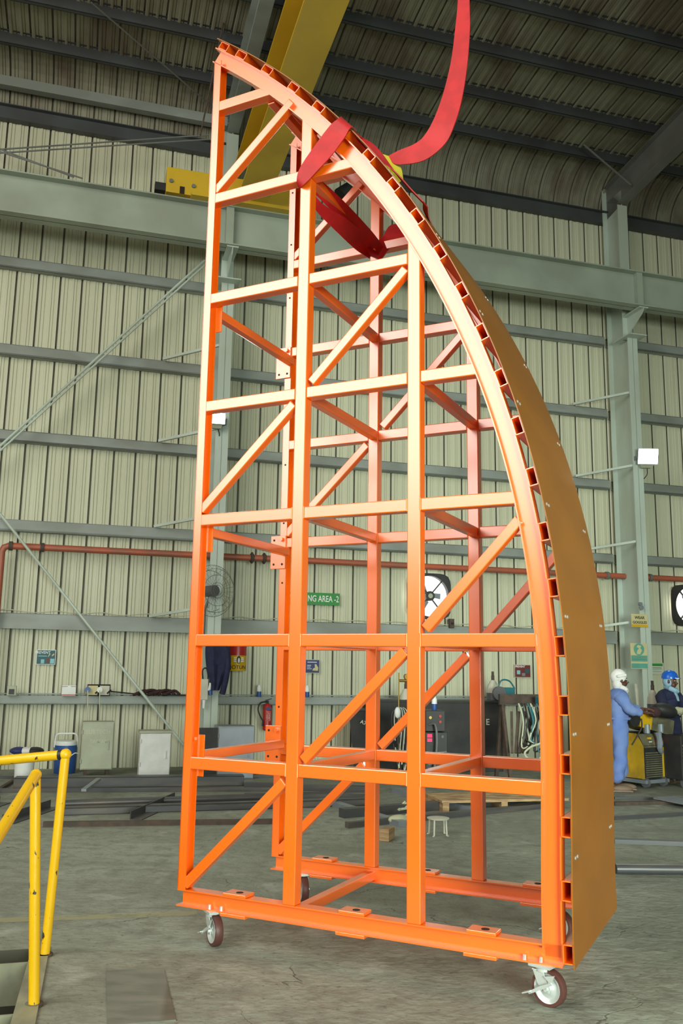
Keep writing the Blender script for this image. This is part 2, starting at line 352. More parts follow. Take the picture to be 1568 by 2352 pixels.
# girts
gz = [(8.545, 'A'), (6.98, 'B'), (5.49, 'C'), (3.985, 'D'), (2.46, 'E'), (1.19, 'F')]
tn = 2
for z, nme in gz:
    mb = MB()
    for s0, s1 in ((-19, -2.45), (-2.45, 5.70), (5.70, 13)):
        if nme == 'F': mb.box((s0 + .05, -.02, z - .17), (s1 - .05, .13, z - .155)); mb.box((s0 + .05, -.02, z - .17), (s1 - .05, -.012, z - .05)); mb.box((s0 + .05, .10, z - .02), (s1 - .05, .13, z + .0)); mb.box((s0 + .05, -.02, z - .05), (s1 - .05, .13, z - .035))
        else:
            mb.box((s0 + .05, 0, z - .19), (s1 - .05, .012, z)); mb.box((s0 + .05, 0, z - .012), (s1 - .05, .14, z)); mb.box((s0 + .05, 0, z - .19), (s1 - .05, .14, z - .178)); mb.box((s0 + .05, 0, z - .19), (s1 - .05, .012, z - .16))
            if nme == 'E': mb.box((s0 + .05, -.012, z - .25), (s1 - .05, 0, z - .12))
    o = struct(mb.obj('trim_%d' % tn, M['girt'])); o.matrix_world = Matrix.Translation(W(0, 0, 0)) @ Matrix.Rotation(WA, 4, 'Z'); tn += 1
# eave girt (Z section) and the eave strut
mb = MB(); mb.box((-13, 0, 11.13), (13, .14, 11.37)); mb.box((-13, -.08, 11.35), (13, .05, 11.365)); o = struct(mb.obj('trim_%d' % tn, M['purlin'])); o.matrix_world = Matrix.Translation(W(0, 0, 0)) @ Matrix.Rotation(WA, 4, 'Z'); tn += 1
mb = MB(); mb.box((-13, -.22, 11.62), (-2.4, -.08, 11.80)); o = struct(mb.obj('trim_%d' % tn, M['girt'])); o.matrix_world = Matrix.Translation(W(0, 0, 0)) @ Matrix.Rotation(WA, 4, 'Z'); tn += 1
for k in range(8):
    q = .86 + k * 1.0; zb = 11.9 + RSL * q; mb = MB()
    mb.box((-13, -q - .004, zb), (13, -q + .004, zb + .21)); mb.box((-13, -q - .004, zb), (13, -q + .07, zb + .012)); mb.box((-13, -q - .07, zb + .20), (13, -q + .004, zb + .212)); mb.box((-13, -q + .062, zb), (13, -q + .07, zb + .03))
    o = struct(mb.obj('trim_%d' % tn, M['purlin'])); o.matrix_world = Matrix.Translation(W(0, 0, 0)) @ Matrix.Rotation(WA, 4, 'Z'); tn += 1

# columns with rafters and runway corbels
def column(s, label, rlabel):
    c = wthing('steel_column', label, 'column', s, 0, 0)
    mb = MB(); wd = .11; d = .70
    mb.box((-wd, -.015, 0), (wd, 0, 11.9)); mb.box((-wd, -d, 0), (wd, -d + .018, 8.28)); mb.box((-.006, -d, 0), (.006, 0, 8.3))
    mb.box((-.006, -.55, 8.3), (.006, 0, 11.6)); mb.box((-wd, -.56, 8.28), (wd, -.542, 11.25)); mb.box((-.2, -.9, 8.28), (.2, -.35, 8.30))
    mb.obj('column_shaft', M['column'], c)
    mb = MB(); mb.box((-.10, -1.12, 8.76), (.10, -.5, 8.785)); mb.prism([(0, -.5, 8.76), (0, -1.12, 8.76), (0, -1.05, 8.66), (0, -.5, 8.35)], (1, 0, 0), -.008, .008); mb.obj('corbel', M['column'], c)
    for z, _ in gz[1:5]:
        mb = MB(); mb.beam((-.02, -.68, z + .16 + .02), (-1.0, -.06, z + .01), .045, .045); mb.obj('fly_brace', M['column'], c)
    r = wthing('roof_rafter', rlabel, 'rafter', s, 0, 11.2)
    mb = MB()
    def zl(q): return .09 + .08 * (q - .55)
    pts = [(0, 0, -.0), (0, 0, .68)] + [(0, -12, .68 + RSL * 12)] + [(0, -12, zl(12)), (0, -.55, zl(.55))]
    mb.prism(pts, (1, 0, 0), -.006, .006)
    for z_a, z_b, off in ((.68, .68 + RSL * 12, 0), (zl(.55), zl(12), 0)):
        q_a = 0 if off == 0 and z_a == .68 else .55
        mb.beam((0, -q_a, z_a), (0, -12, z_b), .22, .018)
    mb.obj('rafter_beam', M['steel'] if s > 0 else M['girt'], r)
    return c
c1 = column(-2.34, 'pale grey steel column standing behind the left edge of the orange frame', 'grey steel roof rafter rising behind the apex of the orange frame')
c2 = column(5.83, 'pale grey steel column standing to the right of the frame by the workers', 'dark grey steel roof rafter at the upper right corner')
# runway beam
rb = wthing('runway_beam', 'long pale crane runway girder running along the wall on the columns', 'beam', 0, 1.0, 8.79)
mb = MB(); mb.box((-13, -.006, 0), (13, .006, .72)); mb.box((-13, -.15, .70), (13, .15, .722)); mb.box((-13, -.15, 0), (13, .15, .022)); mb.obj('girder', M['beamg'], rb)
mb = MB(); mb.box((-13, -.03, .722), (13, .03, .78)); mb.obj('crane_rail', M['steel'], rb)
for s in (-2.34, 5.83):
    mb = MB(); mb.box((s - .13, -.12, .02), (s + .0, .0, .70)); mb.obj('stiffener_plate', M['beamg'], rb)
# crane end truck and bridge girder
et = wthing('overhead_crane', 'yellow overhead crane with end truck on the runway and bridge above the frame', 'crane', -2.2, 1.0, 9.57)
mb = MB(); mb.prism([(-1.32, 0, .0), (-1.32, 0, .46), (-1.0, 0, .46), (1.2, 0, .46), (1.2, 0, .0)], (0, 1, 0), -.16, .16); mb.obj('truck_body', M['yellow'], et, bevel=.01)
for x in (-1.12, 1.0): mb = MB(); mb.cyl((x, -.05, .03), (x, .05, .03), .09, n=20); mb.obj('wheel', M['steel'], et)
mb = MB(); mb.box((-1.50, -.07, .06), (-1.32, .07, .2)); mb.obj('buffer', M['rubber'], et)
for x, z in ((-1.24, .2), (-.86, .17)): mb = MB(); mb.cyl((x, -.185, z), (x, -.16, z), .035, n=12); mb.obj('bolt', M['steel'], et)
mb = MB(); mb.box((-1.09, -.168, .0), (-1.01, -.158, .13)); mb.obj('cutout', M['hole'], et)
mb = MB(); x0 = .14; mb.box((x0 - .26, -15, 0), (x0 + .26, .25, .035)); mb.box((x0 - .26, -15, .9), (x0 + .26, .25, .935)); mb.box((x0 - .02, -15, .03), (x0, .25, .9)); mb.box((x0 + .20, -15, .03), (x0 + .22, .25, .9)); mb.obj('bridge_girder', M['yellow'], et)
mb = MB(); mb.box((-.9, -.3, -.06), (.9, .3, .0)); mb.obj('end_plate', M['yellow'], et)
sM, zM = wl(800, 442, 1.3); mb = MB(); mb.cyl((sM + 2.2 - .15, -.30, zM - 9.57 - .1), (sM + 2.2 + .12, -.30, zM - 9.57 + .16), .15, .12, n=18); mb.obj('travel_motor', M['black'], et, smooth=True)
# dark hoist bits and festoon below the roof
# bracing rods
def rod(name, label, p, q, r, mt, cat='brace rod', group=None): return tag(MB().tube([p, q], r, 8).obj(name, mt, smooth=True), label, cat, group)
def wp(U, V, q): s, z = wl(U, V, q); return W(s, q, z)
rod('brace_angle', 'twin angle wall brace rising from the left edge to the column, upper strand', wp(-40, 1061, .35), wp(470, 598, .35), .022, M['column'])
rod('brace_angle', 'lower strand of the twin wall brace rising to the column', wp(-40, 1072, .35), wp(470, 609, .35), .018, M['column'])
rod('brace_angle', 'single wall brace descending from the left edge to the column foot', wp(-20, 1155, .35), wp(440, 1735, .35), .024, M['column'])
rod('brace_rod', 'thin roof level rod crossing the upper left wall, top one', wp(-40, 346, .5), wp(480, 310, .5), .014, M['steel'])
rod('brace_rod', 'thin roof level rod just under the top one at upper left', wp(-40, 354, .5), wp(480, 320, .5), .014, M['steel'])
rod('brace_rod', 'thin rod falling from the left edge to the runway girder top', wp(-20, 335, .5), wp(170, 407, .5), .014, M['steel'])
rod('brace_rod', 'second thin rod falling to the runway girder top', wp(-20, 342, .5), wp(190, 410, .5), .014, M['steel'])
rod('roof_sag_rod', 'thin diagonal rod under the roof sheets at upper left', W(-4.9, 2.2, 12.0), W(-2.5, .1, 11.9), .014, M['steel'])
rod('hanging_rod', 'thin rod hanging beside the apex of the orange frame', at(524, 0, 13), at(460, 310, 13), .014, M['rust'])
rod('fly_rod', 'short angle strut between purlin and rafter at upper right', W(4.55, 1.2, 12.0), W(5.75, 1.0, 11.45), .02, M['steel'])

# fire main pipe
pb = wthing('fire_pipe', 'red fire main pipe running along the wall with elbow at the left', 'pipe', 0, .12, 3.4)
sL, zL = wl(6, 1245, .12); sR, zR = wl(1568, 1330, .12); zz = (wl(300, 1263, .12)[1] + wl(1400, 1326, .12)[1]) / 2 - 3.4
mb = MB(); mb.tube([(sL, 0, -3.4), (sL, 0, zz - .1), (sL + .03, 0, zz - .03), (sL + .1, 0, zz), (12.9, 0, zz)], .055, 12); mb.obj('pipe_run', M['pipe'], pb, smooth=True)
for U in (22, 95, 578, 606, 640, 1392, 1490):
    s, _ = wl(U, 1290, .12); mb = MB(); mb.cyl((s - .03, 0, zz), (s + .03, 0, zz), .075, n=16)
    if U in (578, 606): mb.cyl((s - .012, 0, zz), (s + .012, 0, zz), .10, n=16)
    mb.obj('pipe_clamp', M['rust'] if U < 700 else M['steel'], pb, smooth=True)

# pale cable lying in loops on the fourth girt
cb = wthing('wall_cable', 'thin pale cable lying in waves along the girt above the posters', 'cable', 0, .02, 2.463)
for a0, a1 in ((-8.0, -2.6), (-2.1, 5.4), (6.0, 9.5)):
    pts = []; x = a0; k = 0
    while x < a1: pts.append((x, .03 - .02 * (k % 2), .012 + .035 * (k % 2))); x += .3 + .14 * ((k * 7) % 5) / 5; k += 1
    MB().tube(catmull(pts, 4), .008, 6).obj('cable_run', M['hose'], cb, smooth=True)
# ------------------------------------------------------------------ the orange mould frame
FY = -.45936; MW = 1.144
root = thing('mould_frame', 'tall bright orange steel frame with curved side on casters', 'steel frame', (-.9861, 5.7775, 0), FY)
CX = [4.8781292604536764e-05, -0.0007403344921708579, 0.004274612338636192, -0.014089970580770543, -0.03952024777536668, 0.8032315960727966, 0.040250970031072496]
CZ = [-6.770047775478934e-06, 0.00010854447501206477, -0.0005564074977871552, 0.0050106947453761284, -0.07174116227589462, -0.5877178731870834, 6.221310374701232]
def pv(c, t):
    r = 0
    for k in c: r = r * t + k
    return r
def cur(t, off=0):   # point of the outer curve at length t, moved inwards
    a = Vector((pv(CX, t - .01), pv(CZ, t - .01))); b = Vector((pv(CX, t + .01), pv(CZ, t + .01))); d = (b - a).normalized()
    n = Vector((-d.y, d.x)) if (-d.y) < 0 or d.x < 0 else Vector((d.y, -d.x))
    n = Vector((d.y, -d.x)) if Vector((d.y, -d.x)).x < 0 else Vector((-d.y, d.x))
    if abs(n.x) < .2 and n.y > 0: n = -n
    return Vector((pv(CX, t), pv(CZ, t))) + n * off
LT = 6.783
def inner_x(z, off):  # x of the offset curve at height z (right side of the frame)
    best = None
    for i in range(0, 1401):
        p = cur(LT * i / 1400, off)
        if best is None or abs(p.y - z) < best[0]: best = (abs(p.y - z), p.x)
    return best[1]
def strip(mb, t0, t1, o0, o1, y0, y1, n=70, cut=None):
    P = []; Q = []
    for i in range(n + 1):
        t = t0 + (t1 - t0) * i / n; P.append(cur(t, o0)); Q.append(cur(t, o1))
    vs = []
    for p, q in zip(P, Q): vs += [(p.x, y0, p.y), (q.x, y0, q.y), (q.x, y1, q.y), (p.x, y1, p.y)]
    fs = []
    for i in range(n):
        a = i * 4; fs += [(a + k, a + (k + 1) % 4, a + 4 + (k + 1) % 4, a + 4 + k) for k in range(4)]
    fs += [(0, 1, 2, 3), (4 * n, 4 * n + 1, 4 * n + 2, 4 * n + 3)]
    mb.add(vs, fs)
T = .08; OR = M['orange']
rows = [5.68, 4.95, 4.19, 3.41, 2.624, 1.832, 1.06]     # top to bottom
RI = .165    # offset of the rib's inner flange
def frame(y):
    # left post: channel opening to the right
    mb = MB(); ztop_ = 6.055
    mb.box((0, y, .30), (.006, y + T, ztop_)); mb.box((0, y, .30), (.058, y + .008, ztop_)); mb.box((0, y + T - .008, .30), (.058, y + T, ztop_)); mb.obj('channel_post', OR, root)
    for k in range(26):
        z = .55 + k * .21; mb = MB(); mb.cyl((.0055, y + .04, z), (.0075, y + .04, z), .008, n=8); mb.obj('bolt_end', M['zinc'] if y < .5 else M['hole'], root)
    if y > .5:
        for k in range(11): z = .9 + k * .47; mb = MB(); mb.cyl((.03, y - .0015, z), (.03, y, z), .008, n=8); mb.obj('bolt_hole', M['hole'], root)
    for x0, x1 in ((.751, .8335), (1.532, 1.616)):
        def zc(x):
            b = None
            for i in range(901):
                p = cur(LT * i / 900, RI)
                if b is None or abs(p.x - x) < b[0]: b = (abs(p.x - x), p.y)
                if p.x > x + .1: break
            return b[1]
        mb = MB(); mb.prism([(x0, 0, .30), (x1, 0, .30), (x1, 0, zc(x1) + .01), (x0, 0, zc(x0) + .01)], (0, 1, 0), y, y + T); mb.obj('post', OR, root, bevel=.006)
    xs = [(.058, .751), (.8335, 1.532), (1.616, None)]
    for i, z in enumerate(rows):
        e0 = inner_x(z - .04, RI) + .01; e1 = inner_x(z + .04, RI) + .01
        for a, b in xs:
            if b is None or b > min(e0, e1): 
                if a < min(e0, e1) - .03:
                    a2 = .008 if a < .06 else a
                    mb = MB(); mb.prism([(a2, 0, z - .038), (e0, 0, z - .038), (e1, 0, z + .038), (a2, 0, z + .038)], (0, 1, 0), y + .002, y + T - .002); mb.obj('cross_rail', OR, root, bevel=.006)
                break
            a2 = .008 if a < .06 else a
            mb = MB(); mb.box((a2, y + .002, z - .038), (b, y + T - .002, z + .038)); mb.obj('cross_rail', OR, root, bevel=.006)
    def brace(p, q, w=.06):
        mb = MB(); mb.beam((p[0], y + .035, p[1]), (q[0], y + .035, q[1]), .06, w, up=(0, 0, 1)); mb.obj('diagonal_brace', OR, root, bevel=.006)
    brace((.045, .325), (.735, .99)); brace((.86, 1.12), (1.515, 1.77)); 
    brace((1.64, 1.895), (inner_x(2.52, RI) + .01, 2.50)); brace((.045, 2.69), (.735, 3.35)); brace((.86, 3.475), (1.515, 4.13)); brace((.045, 5.01), (.66, 5.545))
    # curved rib, I section
    def tcut(off, z=.205): 
        t = LT
        while cur(t, off).y < z: t -= .005
        return t
    mb = MB(); strip(mb, 0.0, LT - .02, .060, .068, y, y + T); strip(mb, .05, LT - .06, .157, .165, y, y + T); strip(mb, .03, LT - .02, .066, .160, y + .036, y + .044); mb.obj('curved_rib', OR, root)
    # base beam, I section
    mb = MB(); xe = inner_x(.25, .066)
    mb.box((.0, y, .292), (inner_x(.35, .16), y + T, .30)); mb.box((-.005, y, .20), (xe, y + T, .208)); mb.box((.02, y + .036, .205), (xe, y + .044, .295)); mb.obj('base_beam', OR, root)
    for x in (.43, 1.21, 1.965):
        mb = MB(); mb.box((x - .09, y - .005, .301), (x + .07, y + .10, .318)); o = mb.obj('lug_plate', OR, root, bevel=.003)
        mb = MB(); mb.cyl((x, y + .045, .3175), (x, y + .045, .3195), .022, n=20); mb.obj('lug_hole', M['hole'], o)
        mb = MB(); mb.box((x - .11, y - .0, .182), (x + .07, y + T, .20)); mb.obj('under_plate', OR, root, bevel=.002)
    # weld beads
    for z in rows[4:]:
        for x in (.751, .8335, 1.532, 1.616): mb = MB(); mb.tube([(x, y - .001, z - .038), (x, y - .001, z + .038)], .004, 6); mb.obj('weld_bead', M['seam'], root)
frame(0); frame(MW)
# depth ties
def tie(x, z, ends=False):
    mb = MB(); mb.box((x, T - .002, z - .032), (x + .06, MW + .002, z + .032)); o = mb.obj('depth_tie', OR, root, bevel=.006)
for x, z in ((.77, 4.95), (.77, 4.19), (.77, 3.41), (.77, 2.624), (.77, 1.832), (.77, 1.06), (1.55, 3.41), (1.55, 2.624), (1.55, 1.832), (1.55, 1.06), (.42, 5.66)): tie(x, z)
mb = MB(); mb.box((.76, T - .04, .21), (.82, MW + .04, .27)); mb.obj('base_tie', OR, root, bevel=.005)
for z in (4.10, 2.55, 1.10):
    mb = MB(); mb.box((.035, T + .01, z - .03), (.095, MW - .01, z + .03)); mb.obj('depth_tie', OR, root, bevel=.006)
    for yy in (T + .001, MW - .012):
        mb = MB(); xl = -.075 if yy > .5 else .0; mb.box((xl, yy, z - .13), (.058 if yy > .5 else .10, yy + .01, z + .13)); o = mb.obj('end_plate', OR, root, bevel=.002)
        for dx, dz in (((-.045, -.095), (-.045, .095), (.03, -.095)) if yy > .5 else ()): mb = MB(); mb.cyl((dx, yy - .0015, z + dz), (dx, yy + .0005, z + dz), .009, n=10); mb.obj('plate_hole', M['hole'], o)
        mb = MB(); mb.cyl((.025, yy - .022, z + .10), (.025, yy, z + .10), .017, n=6); mb.obj('bolt_head', OR, o)
# curved skin and stiffener tubes
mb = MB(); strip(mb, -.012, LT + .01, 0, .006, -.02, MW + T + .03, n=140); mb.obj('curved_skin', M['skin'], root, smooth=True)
pairs = [(.036, .125), (.227, .327), (.524, .623), (.828, .923), (1.117, 1.221), (1.42, 1.52), (1.723, 1.821), (2.027, 2.129), (2.327, 2.438), (2.639, 2.741), (2.95, 3.053), (3.259, 3.362), (3.574, 3.681), (3.885, 3.992), (4.199, 4.305), (4.52, 4.624), (4.834, 4.936), (5.147, 5.254), (5.459, 5.562), (5.759, 5.86), (6.071, 6.173), (6.383, 6.482), (6.685, 6.778)]
for k, (a, b) in enumerate(pairs):
    mb = MB(); strip(mb, a, b, .007, .012, -.01, MW + T, n=3); strip(mb, a, b, .054, .060, -.01, MW + T, n=3)
    strip(mb, a, a + .006, .010, .058, -.01, MW + T, n=1); strip(mb, b - .006, b, .010, .058, -.01, MW + T, n=1)
    # rounded corner fillets
    mb.obj('stiffener_tube', OR, root)
for k in range(2, 22, 1):
    t = (pairs[k][1] + pairs[k + 1][0]) / 2 if k % 2 == 0 else None
    if t is None: continue
    for y in (.05, MW - .06):
        p = cur(t, -.004); q = cur(t, .001)
        for dy in (0, .05): mb = MB(); mb.cyl((q.x, y + dy, q.y), (p.x, y + dy, p.y), .009, n=10); mb.obj('rivet', M['zinc'], root)
# casters
def caster(x, y, rot):
    c = bpy.data.objects.new('caster', None); C.objects.link(c); c.parent = root; c.location = (x, y, 0); c.rotation_euler = (0, 0, rot); c.empty_display_size = .05
    mb = MB(); mb.box((-.06, -.05, .186), (.06, .05, .20)); mb.cyl((0, 0, .165), (0, 0, .186), .042, n=24); mb.obj('swivel_head', M['zinc'], c)
    mb = MB()
    for sy in (-.036, .030): mb.prism([(-.045, sy, .172), (.015, sy, .172), (.045, sy, .10), (.048, sy, .072), (.012, sy, .072), (-.02, sy, .11)], (0, 1, 0), 0, .006)
    mb.box((-.048, -.036, .166), (.035, .036, .172)); mb.obj('fork', M['zinc'], c, bevel=.002)
    R = Matrix.Rotation(PI / 2, 4, 'X')
    mb = MB(); mb.lathe([(.068, -.024), (.086, -.024), (.090, -.016), (.090, .016), (.086, .024), (.068, .024)], (.03, 0, .090), 40, M=R, ring=True); mb.obj('tyre', M['tyre'], c, smooth=True)
    mb = MB(); mb.lathe([(.018, -.027), (.022, -.022), (.05, -.010), (.066, -.024), (.071, -.026), (.071, .026), (.066, .024), (.05, .010), (.022, .022), (.018, .027)], (.03, 0, .090), 36, M=R); mb.obj('wheel_hub', M['zinc'], c, smooth=True)
    mb = MB(); mb.cyl((.03, -.046, .09), (.03, .04, .09), .012, n=6); mb.obj('axle_bolt', M['zinc'], c)
    mb = MB(); mb.prism([(-.10, -.048, .060), (-.09, -.048, .052), (-.03, -.048, .082), (.035, -.048, .118), (.03, -.048, .13), (-.035, -.048, .10)], (0, 1, 0), -.006, 0); mb.beam((-.125, -.052, .052), (-.085, -.050, .068), .03, .006); mb.prism([(-.01, -.042, .15), (.05, -.042, .165), (.03, -.042, .12)], (0, 1, 0), -.006, .0); mb.v = [v + Vector((.035, 0, 0)) for v in mb.v]; mb.obj('brake_lever', M['zinc'], c)
for x, y, r in ((.25, .04, -.62), (2.27, .04, -.25), (.25, MW + .04, -.9), (2.08, MW + .04, -.4)): caster(x, y, r)
for x0 in (.235, 2.18):
    for dx in (0, .085): mb = MB(); mb.cyl((x0 + dx, .014, .208), (x0 + dx, .014, .232), .009, n=6); mb.obj('caster_bolt', M['zinc'], root)

# ------------------------------------------------------------------ lifting sling
FM = Matrix.Translation((-.9861, 5.7775, 0)) @ Matrix.Rotation(FY, 4, 'Z')
def fp(U, V, Y):
    d = ray(U, V); R = FM.inverted(); o = R @ Vector((0, 0, HC)); dd = R.to_3x3() @ d; t = (Y - o.y) / dd.y; return o + dd * t
def ribbon(mb, P, Wd, th=.007, n=6):
    P = catmull(P, n); Wd = catmull(Wd, n); N = len(P); vs = []
    for i in range(N):
        d = (P[min(i + 1, N - 1)] - P[max(i - 1, 0)]).normalized(); w_ = Wd[i]; nn = d.cross(w_).normalized() * th / 2
        vs += [P[i] - w_ + nn, P[i] + w_ + nn, P[i] + w_ - nn, P[i] - w_ - nn]
    fs = []
    for i in range(N - 1): a = i * 4; fs += [(a + k, a + (k + 1) % 4, a + 4 + (k + 1) % 4, a + 4 + k) for k in range(4)]
    fs += [(0, 1, 2, 3), (4 * N - 4, 4 * N - 3, 4 * N - 2, 4 * N - 1)]
    mb.add(vs, fs)
sl = thing('lifting_sling', 'bright red webbing lifting sling wrapped over the top of the orange frame', 'sling', (-.9861, 5.7775, 0), FY)
def edge(U0, V0, Y0, U1, V1, Y1):      # a crossing of the ribbon given by its two edges
    a, b = fp(U0, V0, Y0), fp(U1, V1, Y1); return (a + b) / 2, (b - a) / 2
def rib_from(E, name, mt=None, th=.007, n=6):
    mb = MB(); ribbon(mb, [e[0] for e in E], [e[1] for e in E], th, n); return mb.obj(name, mt or M['red'], sl, smooth=True)
# front choke: from the skin over the rib down to post 2 / second rail
y = -.03
E1 = [edge(782, 268, .10, 818, 300, .13), edge(778, 272, -.022, 806, 293, -.026), edge(757, 290, y, 790, 318, y), edge(724, 334, y, 762, 356, y - .01), edge(700, 368, y - .01, 731, 390, y - .01), edge(686, 393, y - .01, 710, 413, y - .01), edge(682, 412, y, 696, 426, y), edge(684, 428, -.01, 688, 433, .02)]
rib_from(E1, 'front_loop')
# along the skin from the front edge up to the sleeve
def sk(t, Y, lift): p = cur(t, -lift); return Vector((p.x, Y, p.y))
def on(t, Y, lift, wv): return (sk(t, Y, lift), wv)
tt = Vector((0, .055, 0))
mb = MB(); PP = [sk(1.46, .06, .008), sk(1.60, .16, .016), sk(1.80, .30, .03), sk(1.95, .40, .04), sk(2.03, .45, .05)]
dirn = [(sk(1.56, .06, 0) - sk(1.42, .06, 0)) / 2, Vector((.02, .055, .03)), tt, tt, tt * .8]
ribbon(mb, PP, dirn); mb.obj('skin_band', M['red'], sl, smooth=True)
mb = MB(); PP = [sk(2.03, .45, .05), sk(1.95, .65, .02), sk(1.86, .90, .008), sk(1.78, 1.1, .006), sk(1.74, 1.25, .006), ]
ribbon(mb, PP, [tt * .8, tt, tt, Vector((.03, .02, -.05)), Vector((.03, 0, -.05))]); mb.obj('skin_band', M['red'], sl, smooth=True)
# rear loop coming down to the tie behind
E3 = [(sk(1.74, 1.265, .0), Vector((.03, 0, -.045))), edge(905, 515, 1.20, 935, 550, 1.20), edge(878, 545, 1.15, 890, 575, 1.15), edge(856, 560, 1.08, 868, 588, 1.08)]
rib_from(E3, 'rear_loop')
# two inner bands from the front choke to the rear choke
E4 = [edge(706, 430, .10, 722, 408, .10), edge(724, 447, .20, 742, 418, .18), edge(776, 498, .5, 797, 470, .5), edge(826, 548, .85, 850, 527, .85), edge(850, 575, 1.06, 876, 560, 1.08)]
rib_from(E4, 'inner_band')
E5 = [edge(700, 440, .11, 712, 432, .11), edge(726, 484, .22, 740, 468, .2), edge(770, 530, .5, 792, 500, .5), edge(815, 572, .85, 835, 535, .85), edge(848, 594, 1.04, 858, 560, 1.06)]
rib_from(E5, 'inner_band')
mb = MB(); mb.tube([fp(838, 568, 1.0), fp(852, 580, 1.03), fp(872, 590, 1.03), fp(884, 572, 1.03)], .03, 10); mb.obj('choke_knot', M['red'], sl, smooth=True)
# sleeve and the free strap going up to the hook
SY = .42
q0_, q1_ = fp(886, 358, SY), fp(915, 408, SY)
mb = MB(); ribbon(mb, [fp(887, 362, SY), fp(895, 378, SY), fp(904, 392, SY), fp(912, 408, SY)], [Vector((.035, .05, .0)), Vector((.04, .05, .01)), Vector((.03, .05, .01)), Vector((.01, .05, 0))], .035); mb.obj('wear_sleeve', M['sleeve'], sl, smooth=True)
E6 = [edge(889, 360, SY, 898, 374, SY), edge(918, 345, SY, 922, 378, SY), edge(948, 333, SY, 975, 368, SY), edge(972, 315, SY, 1022, 330, SY), edge(996, 275, SY, 1045, 282, SY - .03), edge(1018, 215, SY, 1061, 225, SY - .03), edge(1036, 140, SY, 1073, 148, SY - .02), edge(1046, 60, SY, 1079, 64, SY), edge(1052, -10, SY, 1078, -8, SY), edge(1056, -160, SY, 1080, -160, SY)]
rib_from(E6, 'free_strap')
# ------------------------------------------------------------------ yellow guard rail round the pit
def pipe_rail(name, label, pts, r, cuts=None):
    t = thing(name, label, 'guard rail', pts[0]); return t
gr = thing('guard_rail', 'scuffed yellow tubular guard rail standing around the stair pit', 'guard rail', fl(78, 2310))
B1, B2 = fl(78, 2310), fl(103, 2195)
T1 = B1 + Vector((-.075, .0, 1.10)); T2 = B2 + Vector((.04, .0, 1.13)); o1 = B1
far = T2 + (-k3 * 0 + n3) * 2.2; far.z = T2.z
L0 = at(0, 1747, T2.y + .05)
sl_end = at(-60, 2010, 3.9)
mb = MB(); mb.tube([B1 - o1, T1 - o1 - Vector((0, 0, .02))], .027, 14); mb.obj('post', M['rail'], gr, smooth=True)
mb = MB(); mb.tube([B2 - o1, T2 - o1 - Vector((0, 0, .02))], .027, 14); mb.obj('post', M['rail'], gr, smooth=True)
mb = MB(); mb.ell(T1 - o1, (.03, .03, .03)); mb.tube([T1 - o1, sl_end - o1], .028, 14); mb.obj('sloping_rail', M['rail'], gr, smooth=True)
mb = MB(); d = (L0 - T2); mb.ell(T2 - o1, (.036, .036, .034)); mb.tube([T2 - o1 + d * .06, T2 - o1 + d * 2.2], .029, 14); mb.obj('top_rail', M['rail'], gr, smooth=True)
mb = MB(); mb.tube([T2 - o1, T2 - o1 + d * .10], .0305, 14); mb.obj('rail_joint', M['black'], gr, smooth=True)
for b in (B1, B2): mb = MB(); mb.cyl(b - o1 + Vector((0, 0, .0)), b - o1 + Vector((0, 0, .012)), .045, n=16); mb.obj('base_weld', M['rust'], gr)

def sq(U, V, z=0): # floor pixel -> s, q
    P = fl(U, V, z) - Vector((0, WD, 0)); return P.dot(SV), P.dot(NV)
# ------------------------------------------------------------------ things along the wall, left
def cabinet(name, label, U0, U1, Vb, Vt, dep, mt, legs=0, letter=None):
    s, q = sq((U0 + U1) / 2, Vb); s0 = wl(U0, Vb, q)[0]; s1 = wl(U1, Vb, q)[0]; h = wl((U0 + U1) / 2, Vt, q)[1]
    c = wthing(name, label, 'cabinet', s, q, 0); w_ = (s1 - s0) / 2
    mb = MB(); mb.box((-w_, 0, legs), (w_, dep, h)); mb.obj('cabinet_body', mt, c, bevel=.008)
    mb = MB(); mb.box((-w_ + .01, -.014, legs + .015), (w_ - .01, -.001, h - .02)); dr = mb.obj('door', mt, c, bevel=.004)
    mb = MB(); mb.box((w_ * .62, -.03, legs + (h - legs) * .42), (w_ * .72, -.012, legs + (h - legs) * .60)); mb.obj('handle', mt, dr, bevel=.003)
    for zz in (.25, .78): mb = MB(); mb.cyl((-w_ + .005, -.018, h * zz), (-w_ + .005, -.018, h * zz + .06), .012, n=8); mb.obj('hinge', mt, dr)
    if legs:
        for sx in (-w_ + .06, w_ - .09): mb = MB(); mb.box((sx, .02, 0), (sx + .05, dep - .02, legs)); mb.obj('foot_skid', M['rust'], c)
    return c, w_, h
c, w_, h = cabinet('metal_cabinet', 'tall grey green metal cabinet on skids with faint white lettering', 182, 256, 1784, 1658, .32, M['cabgrey'], .10)
text('door_lettering', 'SUBTECH', .085, mat('chalk_lettering', (.56, .58, .44), .8), c, face_front(0, -.016, h - .15)); text('door_lettering', 'TAMAM', .08, bpy.data.materials['chalk_lettering'], c, face_front(.02, -.016, h - .29))
c, w_, h = cabinet('metal_cabinet', 'white painted metal cabinet standing just left of the orange frame', 318, 389, 1785, 1684, .30, M['white'], 0)
mb = MB(); mb.box((-w_ - .02, -.02, h), (w_ + .02, .32, h + .035)); mb.obj('lid', M['cabgrey'], c, bevel=.004)
